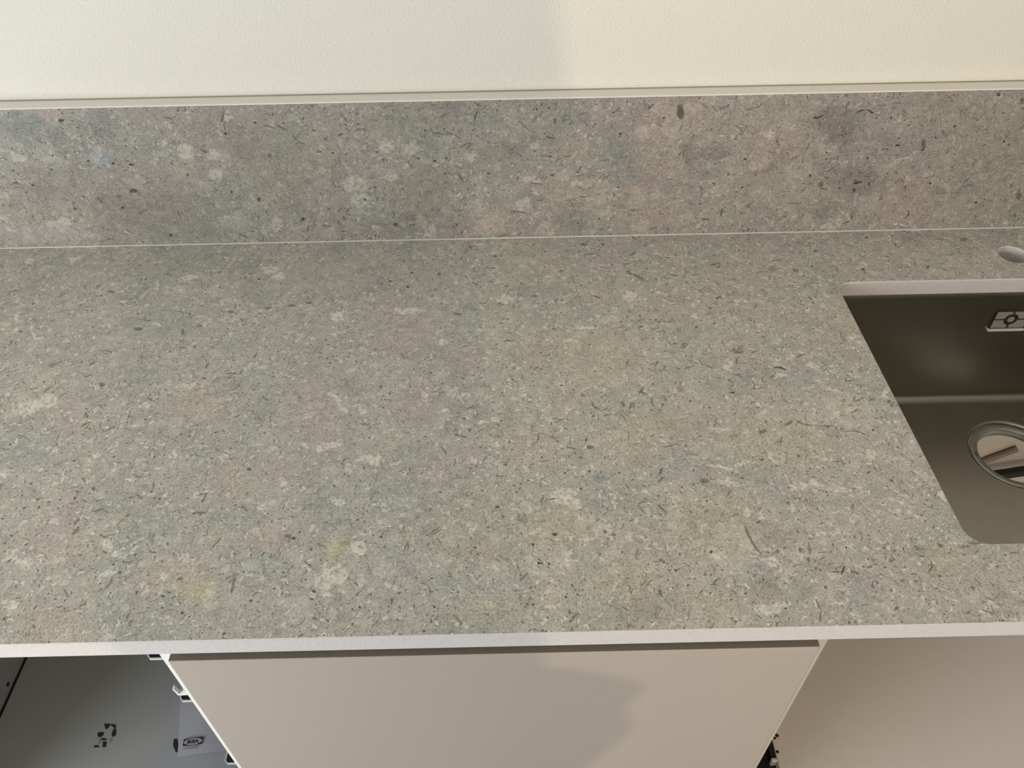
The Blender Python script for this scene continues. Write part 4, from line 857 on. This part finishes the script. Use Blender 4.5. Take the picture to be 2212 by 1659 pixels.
pl = tag(empty('fill_panel', (FILL_POS[0], FILL_POS[1], HH - .03)), 'added square fill light in a white frame, unseen above the work area', 'lamp')  # unseen fixture added as soft fill light
ps = .30
for (ax0, ax1, ay0, ay1) in ((-ps - .02, ps + .02, -ps - .02, -ps), (-ps - .02, ps + .02, ps, ps + .02), (-ps - .02, -ps, -ps, ps), (ps, ps + .02, -ps, ps)):
    box('frame_bar', FILL_POS[0] + ax0, FILL_POS[0] + ax1, FILL_POS[1] + ay0, FILL_POS[1] + ay1, HH - .03, HH - .0005, M_clear, pl)
M_fill = bulb_material(1, .1)
M_fill.name = 'fill_diffuser'
M_fill.node_tree.nodes['Principled BSDF'].inputs['Emission Strength'].default_value = FILL_STRENGTH
M_fill.node_tree.nodes['Principled BSDF'].inputs['Emission Color'].default_value = (1.0, .93, .82, 1)
box('fill_surface', FILL_POS[0] - ps, FILL_POS[0] + ps, FILL_POS[1] - ps, FILL_POS[1] + ps, HH - .022, HH - .004, M_fill, pl)

# ------------------------------------------------------------------ photographer
PX, PY = PERSON = (-0.03, -0.62)
def skin(name, verts, edges, mat, parent, root=0, sub=2):
    me = bpy.data.meshes.new(name)
    me.from_pydata([v[0] for v in verts], edges, [])
    o = link(name, me, mat, parent)
    sk = o.modifiers.new('skin', 'SKIN')
    for sv, v in zip(me.skin_vertices[0].data, verts):
        r = v[1]
        sv.radius = r if isinstance(r, tuple) else (r, r)
        sv.use_root = False
    me.skin_vertices[0].data[root].use_root = True
    sk.use_smooth_shade = True
    ss = o.modifiers.new('sub', 'SUBSURF')
    ss.levels = ss.render_levels = sub
    return o
person = tag(empty('person', (PX, PY, 0)), 'person in dark sweater and jeans standing at the worktop holding up a phone', 'person')
HS = 1.0
def P(x, y, z): return (PX + x, PY + y, z * HS)
WR, WL = (PX + .150, PY + .195, 1.475), (PX - .085, PY + .195, 1.475)
ER, EL = P(.190, .075, 1.250), P(-.235, .075, 1.235)
SRr, SLl = P(.128, .03, 1.470), P(-.165, .0, 1.475)
body = skin('body', [
    (P(0, 0, .98), .085), (P(0, 0, 1.16), .075), (P(0, .0, 1.36), .085), (P(0, .0, 1.53), .062), (P(0, .015, 1.585), .055),
    (P(0, .045, 1.68), (.088, .110)), (P(0, .035, 1.80), (.100, .125)),
    (SRr, .052), (ER, .042), (WR, .031), (SLl, .060), (EL, .042), (WL, .031),
    (P(.10, 0, .90), .070), (P(.11, .01, .50), .050), (P(.11, -.01, .09), .038), (P(.12, .13, .035), .032),
    (P(-.10, 0, .90), .070), (P(-.16, .01, .50), .050), (P(-.19, -.01, .09), .038), (P(-.21, .13, .035), .032)],
    [(0, 1), (1, 2), (2, 3), (3, 4), (4, 5), (5, 6), (2, 7), (7, 8), (8, 9), (2, 10), (10, 11), (11, 12), (0, 13), (13, 14), (14, 15), (15, 16), (0, 17), (17, 18), (18, 19), (19, 20)], M_skin, person)
skin('sweater', [
    (P(0, 0, .90), (.165, .130)), (P(0, 0, .985), (.160, .130)), (P(0, 0, 1.08), (.155, .130)), (P(0, .0, 1.38), (.172, .132)), (P(0, .0, 1.505), (.085, .085)),
    (SRr, .068), (ER, .060), (tuple(Vector(ER).lerp(Vector(WR), .88)), .043), (SLl, .080), (EL, .062), (tuple(Vector(EL).lerp(Vector(WL), .88)), .043)],
    [(0, 1), (1, 2), (2, 3), (3, 4), (3, 5), (5, 6), (6, 7), (3, 8), (8, 9), (9, 10)], M_cloth, body)
hem = bmesh.new()
hl = []
for zz, rx, ry in ((.845, .190, .135), (.875, .203, .145), (.915, .218, .150), (.950, .208, .148), (.975, .214, .150), (.988, .220, .152), (.996, .205, .145), (1.006, .168, .130), (1.0, .150, .120), (.85, .170, .120)):
    hl.append(loop(hem, [(PX + rx * math.cos(2 * math.pi * i / 32), PY + ry * math.sin(2 * math.pi * i / 32)) for i in range(32)], zz))
for a, b in zip(hl, hl[1:] + hl[:1]):
    bridge(hem, a, b)
from_bm('jacket_hem', hem, M_cloth, body, smooth=True)
skin('jeans', [
    (P(0, 0, .985), (.160, .125)), (P(0, 0, .915), (.165, .130)), (P(.105, 0, .80), .100), (P(.11, .01, .50), .080), (P(.11, -.01, .075), .064),
    (P(-.110, 0, .80), .100), (P(-.16, .01, .50), .080), (P(-.19, -.01, .075), .064)],
    [(0, 1), (1, 2), (2, 3), (3, 4), (1, 5), (5, 6), (6, 7)], M_denim, body)
for s in (-1, 1):
    skin('shoe', [(P(.15 * s - .04, -.05, .048), .046), (P(.155 * s - .04, .03, .045), .044), (P(.16 * s - .04, .13, .036), (.044, .034)), (P(.162 * s - .04, .19, .032), (.034, .028))], [(0, 1), (1, 2), (2, 3)], M_shoe, body)
hb = bmesh.new()
bmesh.ops.create_uvsphere(hb, u_segments=28, v_segments=18, radius=1.0)
for v in hb.verts:
    w = 1.0 + .03 * math.sin(9 * v.co.x + 5 * v.co.z) * math.cos(7 * v.co.y)
    v.co = Vector((PX + v.co.x * .088 * w, PY + .030 + v.co.y * .112 * w, 1.755 + v.co.z * .108 * w))
bmesh.ops.delete(hb, geom=[f for f in hb.faces if f.calc_center_median().z < 1.64 + max(0, (f.calc_center_median().y - PY) * 1.25)], context='FACES')
hr = from_bm('hair', hb, M_hair, body, smooth=True)
hr.modifiers.new('thickness', 'SOLIDIFY').thickness = .008
skin('nose', [(P(0, .136, 1.735), .010), (P(0, .150, 1.703), .014)], [(0, 1)], M_skin, body, sub=1)
for s in (-1, 1):
    skin('ear', [(P(.082 * s, .03, 1.735), (.008, .022)), (P(.085 * s, .03, 1.700), (.008, .016))], [(0, 1)], M_skin, body, sub=1)
    bm = bmesh.new(); bmesh.ops.create_uvsphere(bm, u_segments=12, v_segments=8, radius=.012); bmesh.ops.translate(bm, vec=P(.030 * s, .131, 1.735), verts=bm.verts)
    ey = from_bm('eye', bm, M_clear, body, smooth=True)
    cyl('iris', P(.030 * s, .1425, 1.733), .0055, .002, M_hair, ey, 'Y', 14)
box('mouth', PX - .022, PX + .022, PY + .126, PY + .142, 1.662 * HS, 1.669 * HS, M_shoe, body, .003)
# phone lies just behind the lens
CMAT = CAM_ROT.to_matrix().to_4x4()
CMAT.translation = CAM_LOC
phone = tag(empty('phone', CAM_LOC), 'black phone held up in landscape by the photographer', 'phone')
def phone_box(name, x0, x1, y0, y1, z0, z1, mat, bev):
    o = box(name, x0, x1, y0, y1, z0, z1, mat, None, bev, 3)
    o.data.transform(CMAT)
    o.parent = phone
    o.matrix_parent_inverse = Matrix.Translation(-CAM_LOC)
phone_box('case', -.020, .126, -.055, .016, .012, .020, M_black, .003)
phone_box('screen', -.017, .123, -.052, .013, .0201, .0206, M_dark, .0002)
# hands: palm and five fingers each, closed on the phone's ends
for s, W, ex in ((1, Vector(WR), .128), (-1, Vector(WL), -.022)):
    def C(x, y, z): return CMAT @ Vector((x, y, z))
    palm = C(ex + .030 * s, -.042, .030)
    vs = [(tuple(Vector(ER if s > 0 else EL).lerp(W, .72)), .030), (tuple(W), .026), (tuple(W.lerp(palm, .6)), (.026, .018)), (tuple(palm), (.034, .015))]
    es = [(0, 1), (1, 2), (2, 3)]
    for k, ln in enumerate((.040, .046, .043, .034)):
        yy = .002 - k * .0185
        n = len(vs)
        vs += [(tuple(C(ex + .026 * s, yy, .022)), .0090), (tuple(C(ex + .012 * s, yy - .002, .001)), .0082), (tuple(C(ex - (ln - .036) * s, yy - .003, .0035)), .0070)]
        es += [(3, n), (n, n + 1), (n + 1, n + 2)]
    n = len(vs)
    vs += [(tuple(C(ex + .016 * s, -.052, .036)), .0105), (tuple(C(ex - .006 * s, -.040, .032)), .0095), (tuple(C(ex - .020 * s, -.030, .030)), .0080)]
    es += [(2, n), (n, n + 1), (n + 1, n + 2)]
    skin('hand', vs, es, M_skin, body)
